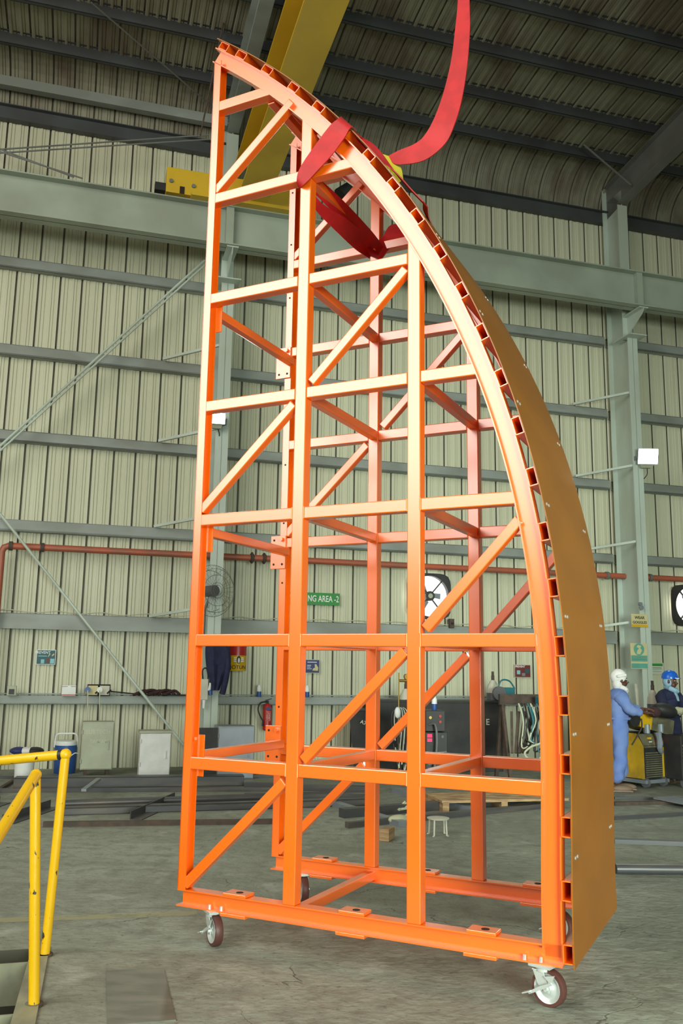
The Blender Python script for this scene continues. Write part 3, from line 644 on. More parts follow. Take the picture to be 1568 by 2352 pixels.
# wide grey cabinet behind the frame's left bay
c, w_, h = cabinet('metal_cabinet', 'low wide dull grey steel cabinet seen through the left frame bay', 497, 582, 1790, 1668, .42, M['galv'], 0)
mb = MB(); mb.box((-w_ - .36, -.02, 0), (-w_ - .01, .0, h - .02)); mb.obj('open_door', M['black'], c)
mb = MB(); mb.cyl((-w_ + .06, -.03, h * .55), (-w_ + .06, -.01, h * .55), .02, n=10); mb.obj('lock', M['rust'], c)
mb = MB(); mb.box((-w_ - .4, .05, h + .045), (.3, .35, h + .10)); tag(mb.obj('cardboard_sheet', mat('cardboard', (.22, .14, .08), .8)), 'brown cardboard piece lying on the low grey cabinet', 'cardboard').matrix_world = c.matrix_world
bpy.context.view_layer.update()
# cooler
s, q = sq(147, 1779); c = wthing('water_cooler', 'blue drum water cooler with white lid and raised handle beside grey cabinet', 'cooler', s, q - .2, 0)
h = wl(147, 1703, q)[1]; r = (wl(173, 1740, q)[0] - wl(120, 1740, q)[0]) / 2
mb = MB(); mb.lathe([(r * .93, 0), (r * .97, .05), (r, h * .5), (r, h * .86)], n=32); mb.obj('drum', M['blue'], c, smooth=True)
mb = MB(); mb.lathe([(r * .98, h * .86), (r * 1.0, h * .88), (r * .98, h * .98), (r * .8, h * 1.0)], n=32); mb.obj('lid', M['white'], c, smooth=True)
mb = MB(); mb.tube(catmull([(-r, -.02, h * .8), (-r * .98, -.04, h * 1.02), (-r * .8, -.06, h * 1.2), (0, -.06, h * 1.22), (r * .8, -.06, h * 1.2), (r * .98, -.04, h * 1.02), (r, -.02, h * .8)]), .014, 8); mb.obj('handle', M['white'], c, smooth=True)
mb = MB(); mb.tube(catmull([(.0, -r - .003, h * .56), (.04, -r - .001, h * .62), (.08, -r * .93, h * .56), (.14, -r * .82, h * .63), (.2, -r * .62, h * .60)]), .008, 6); mb.obj('script_mark', M['white'], c)
# paint pail with rags
s, q = sq(52, 1795); c = wthing('paint_pail', 'white plastic pail with blue and striped rags on top by the rail', 'pail', s, q - .15, 0)
r = (wl(76, 1780, q)[0] - wl(28, 1780, q)[0]) / 2; h = wl(50, 1738, q)[1]
mb = MB(); mb.lathe([(r * .9, 0), (r, h), (r * 1.04, h), (r * 1.04, h + .03), (r * .2, h + .035)], n=28); mb.obj('pail_body', M['white'], c, smooth=True)
for i, (x, m_) in enumerate(((-.09, 'dkblue'), (.03, 'whitecloth'), (.13, 'black'))):
    mb = MB(); mb.ell((x, -.02 * i, h + .07), (.13, .14, .055)); mb.obj('rag', M[m_], c, smooth=True)

# shelf things on the lowest girt
SH = 1.157
def onshelf(name, label, cat, U, group=None, q=.07): 
    s, _ = wl(U, 1600, q); return wthing(name, label, cat, s, q, SH, group)
def ub(U0, U1, q=.07): return (wl(U1, 1600, q)[0] - wl(U0, 1600, q)[0]) / 2
c = onshelf('switch_box', 'small grey socket box on the wall ledge at far left', 'switch box', 26); mb = MB(); mb.box((-.07, -.04, 0), (.07, .05, .15)); mb.obj('box_body', M['cabgrey'], c, bevel=.005); mb = MB(); mb.box((-.04, -.05, .02), (.04, -.04, .10)); mb.obj('socket', M['black'], c)
c = onshelf('carton', 'small white and red carton standing on the wall ledge', 'carton', 157); b = ub(141, 173); mb = MB(); mb.box((-b, -.05, 0), (b, .04, .165)); mb.obj('carton_body', M['white'], c)
for z0_, z1_, x0, x1 in ((.005, .025, -b, b), (.142, .15, -b, -.02), (.142, .15, .03, b)): mb = MB(); mb.box((x0, -.053, z0_), (x1, -.0505, z1_)); mb.obj('red_band', M['redp'], c)
c = onshelf('socket_board', 'board with two industrial sockets and plugged cables on the wall ledge', 'sockets', 226); b = ub(199, 252); mb = MB(); mb.box((-b, -.02, 0), (b, .0, .185)); mb.obj('back_board', M['hole'], c)
for x, m_ in ((-b * .52, 'cream'), (b * .5, 'cylw')):
    mb = MB(); mb.box((x - b * .42, -.06, .015), (x + b * .42, -.021, .165)); so = mb.obj('socket', M[m_], c, bevel=.004)
    mb = MB(); mb.cyl((x - .08, -.12, .10), (x - .08, -.06, .10), .045, n=16); mb.obj('plug', M['blue'] if x < 0 else M['white'], so, smooth=True)
    mb = MB(); mb.beam((x + .04, -.07, .04), (x + .10, -.07, .10), .02, .025); mb.obj('switch_lever', M['hole'], so)
    mb = MB(); mb.tube(catmull([(x - .08, -.12, .09), (x - .07, -.16, -.1), (x - .06, -.14, -.35), (x - .05, -.10, -.62)]), .009, 6); mb.obj('cable', M['hose'], so, smooth=True)
c = onshelf('coiled_cable', 'dark red and black bundle of cable lying on the wall ledge', 'cable', 360)
for i in range(7):
    x = -.26 + i * .08; mb = MB(); mb.tube(catmull([(x - .12, .0, .02), (x - .05, -.03, .05 + .02 * (i % 3)), (x + .07, .02, .09), (x + .15, -.02, .03)]), .024, 8); mb.obj('loop', M['cloth'], c, smooth=True)
mb = MB(); mb.tube(catmull([(-.9, -.02, .09), (-.6, -.03, .06), (-.2, -.02, .03), (.55, -.03, .02)]), .010, 6); mb.obj('cable_tail', M['cable'], c, smooth=True)
c = onshelf('spray_can', 'white and blue spray can on the ledge above the extinguisher', 'spray can', 594.5, 'spray cans on the wall ledge')
mb = MB(); mb.lathe([(.038, 0), (.04, .01), (.04, .09)], n=20); mb.obj('can_base', M['blue'], c, smooth=True)
mb = MB(); mb.lathe([(.04, .09), (.04, .16), (.028, .18), (.028, .20)], n=20); mb.obj('can_top', M['white'], c, smooth=True)
can = c
dup(can, W(wl(705, 1600, .07)[0], .07, SH), WA, 'white and blue spray can on the ledge right of the second post')
# poster signs
def poster(name, label, U0, V0, U1, V1, q, mt, parts=(), frame_=None, cat='poster'):
    s0, z0_ = wl(U0, V1, q); s1, z1_ = wl(U1, V0, q); c = wthing(name, label, cat, (s0 + s1) / 2, q, (z0_ + z1_) / 2); w_ = (s1 - s0) / 2; h_ = (z1_ - z0_) / 2
    mb = MB(); mb.box((-w_, -.004, -h_), (w_, .004, h_)); mb.obj('panel', frame_ or mt, c)
    if frame_: mb = MB(); mb.box((-w_ * .94, -.006, -h_ * .93), (w_ * .94, -.004, h_ * .93)); mb.obj('print_field', mt, c)
    for (x0, y0, x1, y1, m_, nm) in parts:
        mb = MB(); mb.box((x0 * w_, -.008, y0 * h_), (x1 * w_, -.006, y1 * h_)); mb.obj(nm, M[m_], c)
    return c, w_, h_
c, w_, h_ = poster('safety_poster', 'teal safety poster headed PREVENT high on the left wall', 82, 1493, 129, 1526, -.10, M['dkteal'], [(-.5, -.85, -.15, -.3, 'ltcyan', 'picture'), (.45, -.85, .88, -.2, 'ltcyan', 'picture'), (.12, -.8, .4, -.1, 'maroon', 'picture'), (-.8, .1, .1, .2, 'ltcyan', 'text_line')], M['white'])
text('heading', 'PREVENT', h_ * .5, M['whitet'], c, face_front(-w_ * .36, -.009, h_ * .62))
for pts in ([(.2, .0), (.42, .35), (.40, .6), (.22, .2)], [(.6, .1), (.85, .35), (.8, .55), (.6, .3)]):
    mb = MB(); mb.prism([(x * w_, -.006, y * h_) for x, y in pts], (0, 1, 0), -.002, 0); mb.obj('picture', M['cream'], c)
c, w_, h_ = poster('safety_poster', 'navy poster with a pale picture behind the second post', 700, 1515, 734, 1546, -.10, M['dkblue'], [(-.7, .55, .6, .65, 'whitet', 'text_line'), (-.75, .1, -.2, .18, 'whitet', 'text_line'), (-.75, -.15, -.25, -.07, 'whitet', 'text_line'), (-.75, -.4, -.1, -.32, 'whitet', 'text_line')], M['cylw'])
mb = MB(); mb.prism([(x * w_, -.006, y * h_) for x, y in ((.0, -.6), (.75, -.65), (.8, -.2), (.5, .35), (.3, .3), (.35, -.2), (.1, -.3))], (0, 1, 0), -.003, 0); mb.obj('picture', M['cream'], c)
c, w_, h_ = poster('safety_poster', 'dark red safety poster to the left of the curved rib', 1181, 1527, 1218, 1556, -.10, M['maroon'], [(-.7, -.5, -.3, .1, 'ltcyan', 'picture'), (.3, -.3, .8, .35, 'dkteal', 'picture'), (-.1, -.75, .3, -.3, 'galv', 'picture')], M['cylw'])
text('heading', 'PREVENT', h_ * .42, M['whitet'], c, face_front(-w_ * .3, -.009, h_ * .68))
s0, z0_ = wl(662, 1387, -.08); s1, z1_ = wl(780, 1366, -.08)
c, w_, h_ = poster('area_sign', 'green sign with white capital letters ending AREA -2 on the wall', 662, 1363.5, 780, 1387, -.08, M['green'], cat='sign')
t = text('lettering', 'WELDING AREA -2', h_ * 1.45, M['whitet'], c, face_front(0, -.0075, -.002), sx=1); 
xs = [v.co.x for v in t.data.vertices]; wd = max(xs) - min(xs); t.data.transform(Matrix.Diagonal((w_ * 1.93 / wd, 1, 1, 1)))
# hanging coverall, upside-down drum, breaker box, extinguisher, wall fan
s, z = wl(497, 1484, .80); c = wthing('hanging_coverall', 'dark navy work coverall hanging on the left column beside the yellow drum', 'clothing', s, .80, z)
mb = MB()
ps = [(-.16, .10), (-.18, -.25), (-.12, -.65), (-.02, -.78), (.10, -.74), (.16, -.45), (.19, -.1), (.14, .12)]
n = 14; vs = []
for zi in range(n):
    t_ = zi / (n - 1); z_ = .12 - t_ * .82; wd = .17 + .03 * math.sin(t_ * 5) - .07 * max(0, t_ - .6) * 2.5
    for k in range(16):
        a = 2 * PI * k / 16; vs.append((wd * math.cos(a) + .03 * math.sin(t_ * 3), .07 * math.sin(a) * (1 + .35 * math.sin(6 * a + t_ * 2)), z_))
mb.add(vs, [(i * 16 + k, i * 16 + (k + 1) % 16, (i + 1) * 16 + (k + 1) % 16, (i + 1) * 16 + k) for i in range(n - 1) for k in range(16)] + [tuple(range(16)), tuple(range((n - 1) * 16, n * 16))]); mb.obj('torso_cloth', M['navy'], c, smooth=True)
mb = MB(); mb.tube(catmull([(.14, 0, .05), (.19, -.02, -.2), (.17, -.03, -.5), (.12, 0, -.76)]), [.05] * 19, 10); mb.obj('sleeve', M['navy'], c, smooth=True)
mb = MB(); mb.tube([(0, .06, .12), (0, .10, .2)], .006, 6); mb.obj('hook', M['steel'], c)
s, z = wl(546.5, 1512, .12); c = wthing('hanging_drum', 'yellow and red paint drum hanging on the wall with a black printed penguin logo', 'drum', s, .05, z)
r = (wl(567, 1510, .12)[0] - wl(526, 1510, .12)[0]) / 2; h = (wl(546, 1480, .12)[1] - wl(546, 1538, .12)[1]) / 2
mb = MB(); mb.lathe([(r * .97, -h), (r, -h + .02), (r, h * .22)], n=32); mb.obj('drum_body', M['yelp'], c, smooth=True)
mb = MB(); mb.lathe([(r, h * .22), (r, h * .8), (r * 1.03, h)], n=32); mb.obj('red_band', M['redp'], c, smooth=True)
t = text('drum_lettering', 'JOTUN', .085, M['blackt'], c, Matrix.Translation((0, 0, -h * .72)) @ Matrix.Rotation(PI / 2, 4, 'X'), ext=.003)
for v in t.data.vertices: v.co.y = -math.sqrt(max(r * r - v.co.x ** 2, 0)) - .003 + (v.co.y * .3)
mb = MB(); mb.ell((0, -r - .001, -h * .12), (.035, .010, .065)); mb.obj('logo_body', M['blackt'], c, smooth=True)
mb = MB(); mb.ell((0, -r - .008, -h * .18), (.020, .008, .045)); mb.obj('logo_belly', M['whitet'], c, smooth=True)
for sx in (-1, 1):
    for k in range(3): mb = MB(); mb.box((sx * .035 if sx > 0 else -.085, -r + .004, -h * .28 + k * .028), (.085 if sx > 0 else -.035, -r + .012, -h * .28 + k * .028 + .016)); mb.obj('logo_stripe', M['whitet'], c)
s, z = wl(470, 1583, .80); c = wthing('breaker_box', 'cream electrical box fixed to the column with looped cable above', 'electrical box', s, .74, z)
mb = MB(); mb.box((-.08, -.06, -.17), (.055, .04, .16)); mb.obj('box_body', M['cylw'], c, bevel=.01)
mb = MB(); mb.tube(catmull([(-.03, -.02, .16), (-.04, -.02, .3), (.02, -.02, .33), (.05, -.02, .22), (.05, -.03, .05)]), .012, 8); mb.obj('cable', M['cable'], c, smooth=True)
mb = MB(); mb.cyl((.075, -.05, -.02), (.095, -.06, .10), .026, n=12); mb.obj('plug', M['white'], c, smooth=True)
mb = MB(); mb.cyl((.098, -.06, -.09), (.090, -.05, -.01), .032, n=12); mb.obj('plug_collar', M['blue'], c, smooth=True)
mb = MB(); mb.cyl((.0, -.04, -.30), (.0, -.04, -.17), .022, .03, n=12); mb.obj('lower_plug', M['white'], c, smooth=True)
s, z = wl(615, 1645, .15); c = wthing('fire_extinguisher', 'red fire extinguisher with black hose mounted on the wall', 'fire extinguisher', s, .10, z)
mb = MB(); mb.lathe([(.055, -.24), (.075, -.22), (.075, .14), (.05, .19), (.025, .21)], n=24); mb.obj('cylinder', M['redp'], c, smooth=True)
mb = MB(); mb.cyl((0, 0, .21), (0, 0, .26), .02, n=10); mb.beam((-.04, 0, .26), (.07, 0, .29), .02, .015); mb.obj('valve', M['black'], c)
mb = MB(); mb.tube(catmull([(0, 0, .24), (-.12, -.02, .22), (-.17, -.03, .12), (-.13, -.04, .0), (-.08, -.05, -.08)]), .012, 8); mb.obj('hose', M['rubber'], c, smooth=True)
mb = MB(); mb.cyl((-.085, -.05, -.16), (-.08, -.05, -.07), .02, .014, n=10); mb.obj('nozzle', M['rubber'], c)
mb = MB(); mb.box((-.045, -.078, .10), (.045, -.07, .15)); mb.obj('label_band', M['dkblue'], c)
mb = MB(); mb.box((-.04, -.078, -.08), (.04, -.07, .08)); mb.obj('print_panel', mat('faded_print', (.45, .25, .22), .6, col2=(.50, .03, .03), scale=60), c)
# wire cage fan on the column
s, z = wl(487, 1358, .75); c = wthing('cage_fan', 'wall mounted wire cage fan behind the left orange post', 'fan', s, .85, z)
R_ = .42; FR = Matrix.Rotation(.45, 4, 'Z')
def ring(rr, yy): return [FR @ Vector((rr * math.cos(2 * PI * k / 36), yy, rr * math.sin(2 * PI * k / 36))) for k in range(36)]
for k, (rr, yy) in enumerate([(R_, 0), (R_ * .85, -.08), (R_ * .6, -.12), (R_ * .3, -.13), (.08, -.135), (R_ * .8, .08)]):
    mb = MB(); mb.tube(ring(rr, yy), .004, 5, closed=True); mb.obj('cage_ring', M['steel'], c, smooth=True)
for k in range(28):
    a = 2 * PI * k / 28; mb = MB(); mb.tube([FR @ Vector((x * math.cos(a), y_, x * math.sin(a))) for x, y_ in ((.08, -.135), (R_ * .6, -.12), (R_ * .85, -.08), (R_, 0), (R_ * .8, .08), (.1, .1))], .0022, 4); mb.obj('cage_wire', M['steel'], c)
mb = MB(); mb.cyl(FR @ Vector((0, -.06, 0)), FR @ Vector((0, .2, 0)), .09, n=18); mb.obj('motor', M['cyl'], c, smooth=True)
for k in range(0):
    a = k * PI / 2 + .4; mb = MB(); mb.prism([FR @ Vector((x * math.cos(a) - y_ * math.sin(a), -.04 + .05 * (y_ > 0), x * math.sin(a) + y_ * math.cos(a))) for x, y_ in ((.07, -.05), (.33, -.09), (.34, .10), (.08, .05))], (0, 1, 0), 0, .004); mb.obj('blade', M['galv'], c)
mb = MB(); mb.tube([(0, .2, 0), (-.1, .15, -.3), (-.1, .15, -.75)], .02, 8); mb.obj('bracket', M['steel'], c)

# exhaust fans in the wall (daylight outside seen through them)
def exhaust(U, V, rad, label):
    s, z = wl(U, V, -.05); c = wthing('exhaust_fan', label, 'exhaust fan', s, -.02, z, 'exhaust fans in the wall sheeting')
    o = rad * 1.12; n = 40; mb = MB(); vs = []
    for yy in (-.10, .0):
        for k in range(n):
            a = 2 * PI * k / n; vs.append((rad * math.cos(a), yy, rad * math.sin(a)))
        for k in range(n):
            a = 2 * PI * k / n; cc, ss = math.cos(a), math.sin(a); m_ = (abs(cc) ** 5 + abs(ss) ** 5) ** -.2; vs.append((o * m_ * cc, yy, o * m_ * ss))
    fs = []
    for k in range(n):
        j = (k + 1) % n; fs += [(k, j, n + j, n + k), (2 * n + k, 3 * n + k, 3 * n + j, 2 * n + j), (k, 2 * n + k, 2 * n + j, j), (n + k, n + j, 3 * n + j, 3 * n + k)]
    mb.add(vs, fs); mb.obj('shroud', M['black'], c)
    mb = MB(); mb.cyl((0, .0, 0), (0, .012, 0), rad * .995, n=40); mb.obj('outside_opening', M['sky'], c)
    mb = MB(); mb.cyl((0, -.12, 0), (0, -.02, 0), rad * .24, n=24); mb.obj('motor', M['black'], c, smooth=True)
    mb = MB(); mb.cyl((.0, -.135, 0), (.0, -.12, 0), rad * .12, n=16); mb.obj('motor_cap', M['cabgrey'], c)
    for a in (.85, 2.3, 3.95, 5.4): mb = MB(); mb.beam((rad * .2 * math.cos(a), -.07, rad * .2 * math.sin(a)), (rad * 1.02 * math.cos(a), -.07, rad * 1.02 * math.sin(a)), .02, .035, up=(0, 1, 0)); mb.obj('motor_arm', M['black'], c)
    for k in range(3):
        a = k * 2 * PI / 3 + 2.2; mb = MB(); mb.prism([(rad * (x * math.cos(a) - y_ * math.sin(a)), -.015, rad * (x * math.sin(a) + y_ * math.cos(a))) for x, y_ in ((.2, -.08), (.62, -.2), (.66, .08), (.25, .14))], (0, 1, 0), -.004, 0); mb.obj('blade', M['galv'], c)
    return c
exhaust(981, 1370, .375, 'round exhaust fan with bright opening behind the third frame post')
exhaust(1579, 1392, .375, 'round exhaust fan with bright opening at the right picture edge')
s, z = wl(1037, 1432, .05); c = wthing('isolator_box', 'small dark isolator box on the wall right of the exhaust fan', 'electrical box', s, .04, z); mb = MB(); mb.box((-.045, -.03, -.085), (.045, .05, .085)); mb.obj('box_body', M['rust'], c, bevel=.004); mb = MB(); mb.cyl((.0, -.05, 0), (0, -.03, 0), .018, n=10); mb.obj('knob', M['hole'], c)

# floodlights on the columns
def flood(U, V, q, wd, ht, label, yaw, tilt):
    s, z = wl(U, V, q); c = wthing('floodlight', label, 'floodlight', s, q, z, 'floodlights on the columns'); R_ = Matrix.Rotation(yaw, 4, 'Z') @ Matrix.Rotation(tilt, 4, 'X')
    def P(x, y, z_): return R_ @ Vector((x, y, z_))
    mb = MB(); w2, h2 = wd / 2, ht / 2
    f_ = [P(-w2, -.05, -h2), P(w2, -.05, -h2), P(w2, -.05, h2), P(-w2, -.05, h2)]; b_ = [P(-w2 * .6, .12, -h2 * .5), P(w2 * .6, .12, -h2 * .5), P(w2 * .6, .12, h2 * .6), P(-w2 * .6, .12, h2 * .6)]
    mb.add([v * 1.0 for v in f_] + b_, [(4, 5, 6, 7), (0, 1, 5, 4), (1, 2, 6, 5), (2, 3, 7, 6), (3, 0, 4, 7), (0, 3, 2, 1)]); mb.obj('housing', M['cyl'], c)
    mb = MB(); mb.box((-w2 * .94, -.056, -h2 * .94), (w2 * .94, -.051, h2 * .94), M=R_); mb.obj('lens', M['lamp'], c)
    mb = MB(); mb.prism([P(-w2 * .7, -.02, -h2), P(w2 * .7, -.02, -h2), P(w2 * .5, -.0, -h2 - .07), P(-w2 * .5, -.0, -h2 - .07)], (0, 1, 0), 0, .08); mb.obj('gear_box', M['cabgrey'], c)
    mb = MB(); mb.tube([P(-w2 - .02, .02, 0), P(-w2 - .02, .12, -h2), P(0, .16, -h2 - .06), P(w2 + .02, .12, -h2), P(w2 + .02, .02, 0)], .012, 6); mb.obj('bracket', M['galv'], c)
    mb = MB(); mb.tube(catmull([P(.02, .05, -h2 - .05), P(.05, .1, -h2 - .2), P(.0, .14, -h2 - .3)]), .008, 6); mb.obj('cable', M['cable'], c)
    L = light('floodlight_beam', 'SPOT', W(s, q, z) + Matrix.Rotation(WA, 3, 'Z') @ P(0, -.12, 0), W(s, q, z) + Matrix.Rotation(WA, 3, 'Z') @ P(0, -3, 0), 260, color=(.93, 1, .88), spot_size=2.4, spot_blend=1.0, shadow_soft_size=.15)
flood(1486, 1048, .86, .40, .31, 'bright square floodlight on the right column above the workers', -.30, .30)
flood(499, 961, .86, .27, .19, 'bright floodlight on the left column seen beside the orange post', -.1, .25)

# signs on the right column
c, w_, h_ = poster('goggles_sign', 'yellowed WEAR GOGGLES card on the right column', 1450, 1411, 1486, 1440, .715, M['cream'], [(-.98, -.98, .98, -.6, 'yelp', 'stained_edge')], cat='sign')
text('lettering', 'WEAR', h_ * .62, M['blackt'], c, face_front(0, -.009, h_ * .42)); text('lettering', 'GOGGLES', h_ * .55, M['blackt'], c, face_front(0, -.009, -h_ * .28))
c, w_, h_ = poster('notice_board', 'tall green and cream safety notice below the goggles card', 1449, 1478, 1485, 1536, .715, M['cream'], [(-.95, -.42, .95, .05, 'teal', 'green_band'), (-.95, -.95, .95, -.58, 'teal', 'green_band'), (-.8, -.1, .8, -.06, 'cream', 'text_line'), (-.8, -.28, .8, -.24, 'cream', 'text_line')], cat='sign')
mb = MB(); mb.cyl((0, -.008, h_ * .52), (0, -.006, h_ * .52), w_ * .62, n=28); mb.obj('pictogram_disc', M['teal'], c)
mb = MB(); mb.prism([(x * w_, -.010, h_ * .52 + y * w_) for x, y in ((-.3, -.45), (.1, -.5), (.35, -.1), (.15, .15), (.3, .35), (-.1, .45), (-.3, .25), (.0, .1), (-.2, -.1))], (0, 1, 0), 0, .002); mb.obj('pictogram', M['cream'], c)
c, w_, h_ = poster('notice_card', 'small cream notice with green header on the wall behind the blue helmet', 1490, 1523, 1523, 1549, -.08, M['cylw'], [(-.85, .45, .85, .9, 'green', 'green_header'), (-.6, .12, .7, .2, 'blackt', 'text_line'), (-.8, -.12, .8, -.04, 'teal', 'text_line'), (-.6, -.5, .6, -.42, 'teal', 'text_line')], cat='sign')
c = wthing('lamp_bracket', 'small lamp bracket fixed on the right column above the goggles card', 'bracket', wl(1468, 1390, .72)[0], .715, wl(1468, 1390, .72)[1]); mb = MB(); mb.cyl((0, -.06, .02), (0, 0, .02), .035, n=12); mb.cyl((0, -.07, -.05), (0, 0, -.05), .05, .02, n=12); mb.obj('bracket_body', M['galv'], c)
# sheet curtain of cables hanging beside the right column, panel on the wall
c = wthing('wall_panel', 'pale plywood panel leaning on the wall between the two workers', 'panel', wl(1478, 1600, .5)[0], .55, 0)
mb = MB(); mb.prism([(-.12, 0, 0), (.22, 0, 0), (.22, .15, 1.45), (-.12, .15, 1.45)], (0, 1, 0), 0, .02); mb.obj('panel_sheet', M['cylw'], c)
# ------------------------------------------------------------------ workshop clutter behind the frame
def gthing(name, label, cat, U, V, rz=0, group=None): p = fl(U, V); return thing(name, label, cat, p, WA + rz, group)
def pxw(U0, U1, V, y): return abs((at(U1, V, y) - at(U0, V, y)).x)
# black workbench screen panels
s0, q_ = sq(812, 1790); 
def bench(U0, U1, Vt, q, label, mt, dep, nm='steel_screen', cat='screen', lean=0):
    a, _ = wl(U0, 1700, q); b, _ = wl(U1, 1700, q); h = wl((U0 + U1) / 2, Vt, q)[1]; c = wthing(nm, label, cat, (a + b) / 2, q, 0); w_ = (b - a) / 2
    mb = MB(); mb.prism([(-w_, 0, 0), (w_, 0, 0), (w_, lean, h), (-w_, lean, h)], (0, 1, 0), 0, dep); mb.obj('panel', mt, c, bevel=.004)
    mb = MB(); mb.box((-w_ - .01, lean - .02, h), (w_ + .01, lean + dep + .02, h + .03)); mb.obj('top_flange', mt, c)
    return c, w_, h
c, w_, h = bench(868, 948, 1612, 1.05, 'tall black steel box standing behind the second rear post', M['black'], .5)
c2_, w2_, h2_ = bench(955, 1160, 1614, 1.35, 'large black steel container wall behind the right frame bays', M['black'], .6)
mb = MB(); mb.box((w2_ - .06, -.02, 0), (w2_, -.001, h2_)); mb.obj('corner_post', M['rust'], c2_)
text('chalk_marks', 'V 1E', .14, M['cylw'], c2_, face_front(w2_ * .48, -.004, h2_ - .32))
c, w_, h = bench(815, 866, 1635, 1.15, 'black leaning steel plate with white paint scrawl', M['black'], .02, 'steel_plate', 'plate', .35)
text('paint_scrawl', 'A7 RTE', .09, M['cylw'], c, Matrix.Translation((.08, .14, .75)) @ Matrix.Rotation(-.35, 4, 'X') @ Matrix.Rotation(PI / 2 - 1.2, 4, 'Y') @ Matrix.Rotation(PI / 2, 4, 'X'))
# gas cylinders
def gascyl(U, Vtop, q, label, r=.115, body='cyl', top='cylw', grp='gas cylinders'):
    s, h = wl(U, Vtop, q); c = wthing('gas_cylinder', label, 'gas cylinder', s, q, 0, grp); h -= .16
    mb = MB(); mb.lathe([(r, 0), (r, h - .22)], n=24); mb.obj('cylinder_body', M[body], c, smooth=True)
    mb = MB(); mb.lathe([(r, h - .22), (r * .9, h - .12), (r * .5, h - .03), (.035, h)], n=24); mb.obj('shoulder', M[top], c, smooth=True)
    mb = MB(); mb.cyl((0, 0, h), (0, 0, h + .08), .028, n=12); mb.cyl((0, 0, h + .08), (0, 0, h + .15), .022, n=12); mb.obj('valve', M['rust'], c); return c
gascyl(1131, 1541, .75, 'grey gas cylinder with white shoulder beside the third rear post')
gascyl(932, 1560, .80, 'pale topped gas cylinder hidden behind the third front post', body='cyl')
gascyl(1497, 1562, 2.6, 'gas cylinder with cream shoulder between the two workers', r=.095)
# regulator and hanging hoses on a stand
c = wthing('hose_stand', 'thin stand with brass regulator and hanging hoses and a white glove', 'hose stand', wl(915, 1700, 2.2)[0], 2.2, 0)
hz = wl(915, 1545, 2.2)[1]; mb = MB(); mb.cyl((0, 0, 0), (0, 0, hz), .012, n=8); mb.cyl((0, 0, 0), (0, 0, .02), .14, n=16); mb.obj('stand_pole', M['brass'], c)
mb = MB(); mb.cyl((.0, -.03, hz - .12), (.16, -.03, hz - .12), .022, n=10); mb.cyl((.12, -.06, hz - .06), (.12, -.0, hz - .06), .045, n=14); mb.obj('regulator', M['brass'], c)
for k in range(7):
    x = -.10 + k * .035; zt = wl(915, 1625, 2.2)[1]; zb = wl(915, 1755 + 8 * (k % 3), 2.2)[1]; mb = MB()
    mb.tube(catmull([(x, -.03, zb + .4), (x * 1.3, -.05, zt - .1), (x * .4 + .02, -.05, zt), (x * .6 + .08, -.06, zt - .12), (x * .8 + .05, -.05, zb + .2), (x * .6 + .03, -.05, zb), (x, -.04, zb + .3)]), .008, 6); mb.obj('hose', M['hose'] if k % 2 else M['cable'], c, smooth=True)
mb = MB(); mb.ell((-.05, -.09, wl(905, 1636, 2.2)[1]), (.05, .04, .085)); mb.obj('white_glove', M['white'], c, smooth=True)
# welding power source stack with red display
P = fl(1003, 1808); c = thing('welding_machine', 'black welding machine stack with red digital display behind third post', 'welding machine', P, WA - .1)
k_ = 1.0; Y_ = P.y; wd = pxw(980, 1032, 1700, Y_) / 2; zt = at(1003, 1632, Y_).z; zm = at(1003, 1682, Y_).z
mb = MB(); mb.box((-wd, 0, .12), (wd, .6, zm)); mb.obj('lower_unit', M['black'], c, bevel=.01)
mb = MB(); mb.box((-wd, 0, zm + .01), (wd * .8, .5, zt)); mb.obj('upper_unit', M['black'], c, bevel=.01)
for z_ in (zm - .05, zm - .11): mb = MB(); mb.box((-wd * .85, -.006, z_ - .022), (-wd * .45, 0, z_ + .022)); mb.obj('red_display', M['led'], c)
for k in range(6): mb = MB(); mb.beam((-wd * .8, -.004, zm - .30 - k * .05), (wd * .9, -.004, zm - .27 - k * .05), .012, .02); mb.obj('vent_louvre', M['cyl'], c)
for x, z_, m_ in ((-wd * .6, zt - .1, 'brass'), (wd * .3, zt - .08, 'redp'), (wd * .3, zt - .16, 'redp'), (wd * .5, zm - .06, 'cyl')): mb = MB(); mb.cyl((x, -.02, z_), (x, 0, z_), .022, n=10); mb.obj('knob', M[m_], c)
mb = MB(); mb.tube(catmull([(-wd * .7, -.01, zt - .2), (-wd * .3, -.10, zt - .2), (-wd * .2, -.12, zm - .15), (-wd * .4, -.10, zm - .5)]), .018, 8); mb.obj('weld_cable', M['cyl'], c, smooth=True)
for x in (-wd * .8, wd * .8): mb = MB(); mb.cyl((x - .02, .05, .06), (x + .02, .05, .06), .06, n=16); mb.obj('wheel', M['rubber'], c)
cp = P + Vector((-.02, .12, zt)); o = dup(can, cp, 0, 'white and blue spray can on top of the black welding machine')
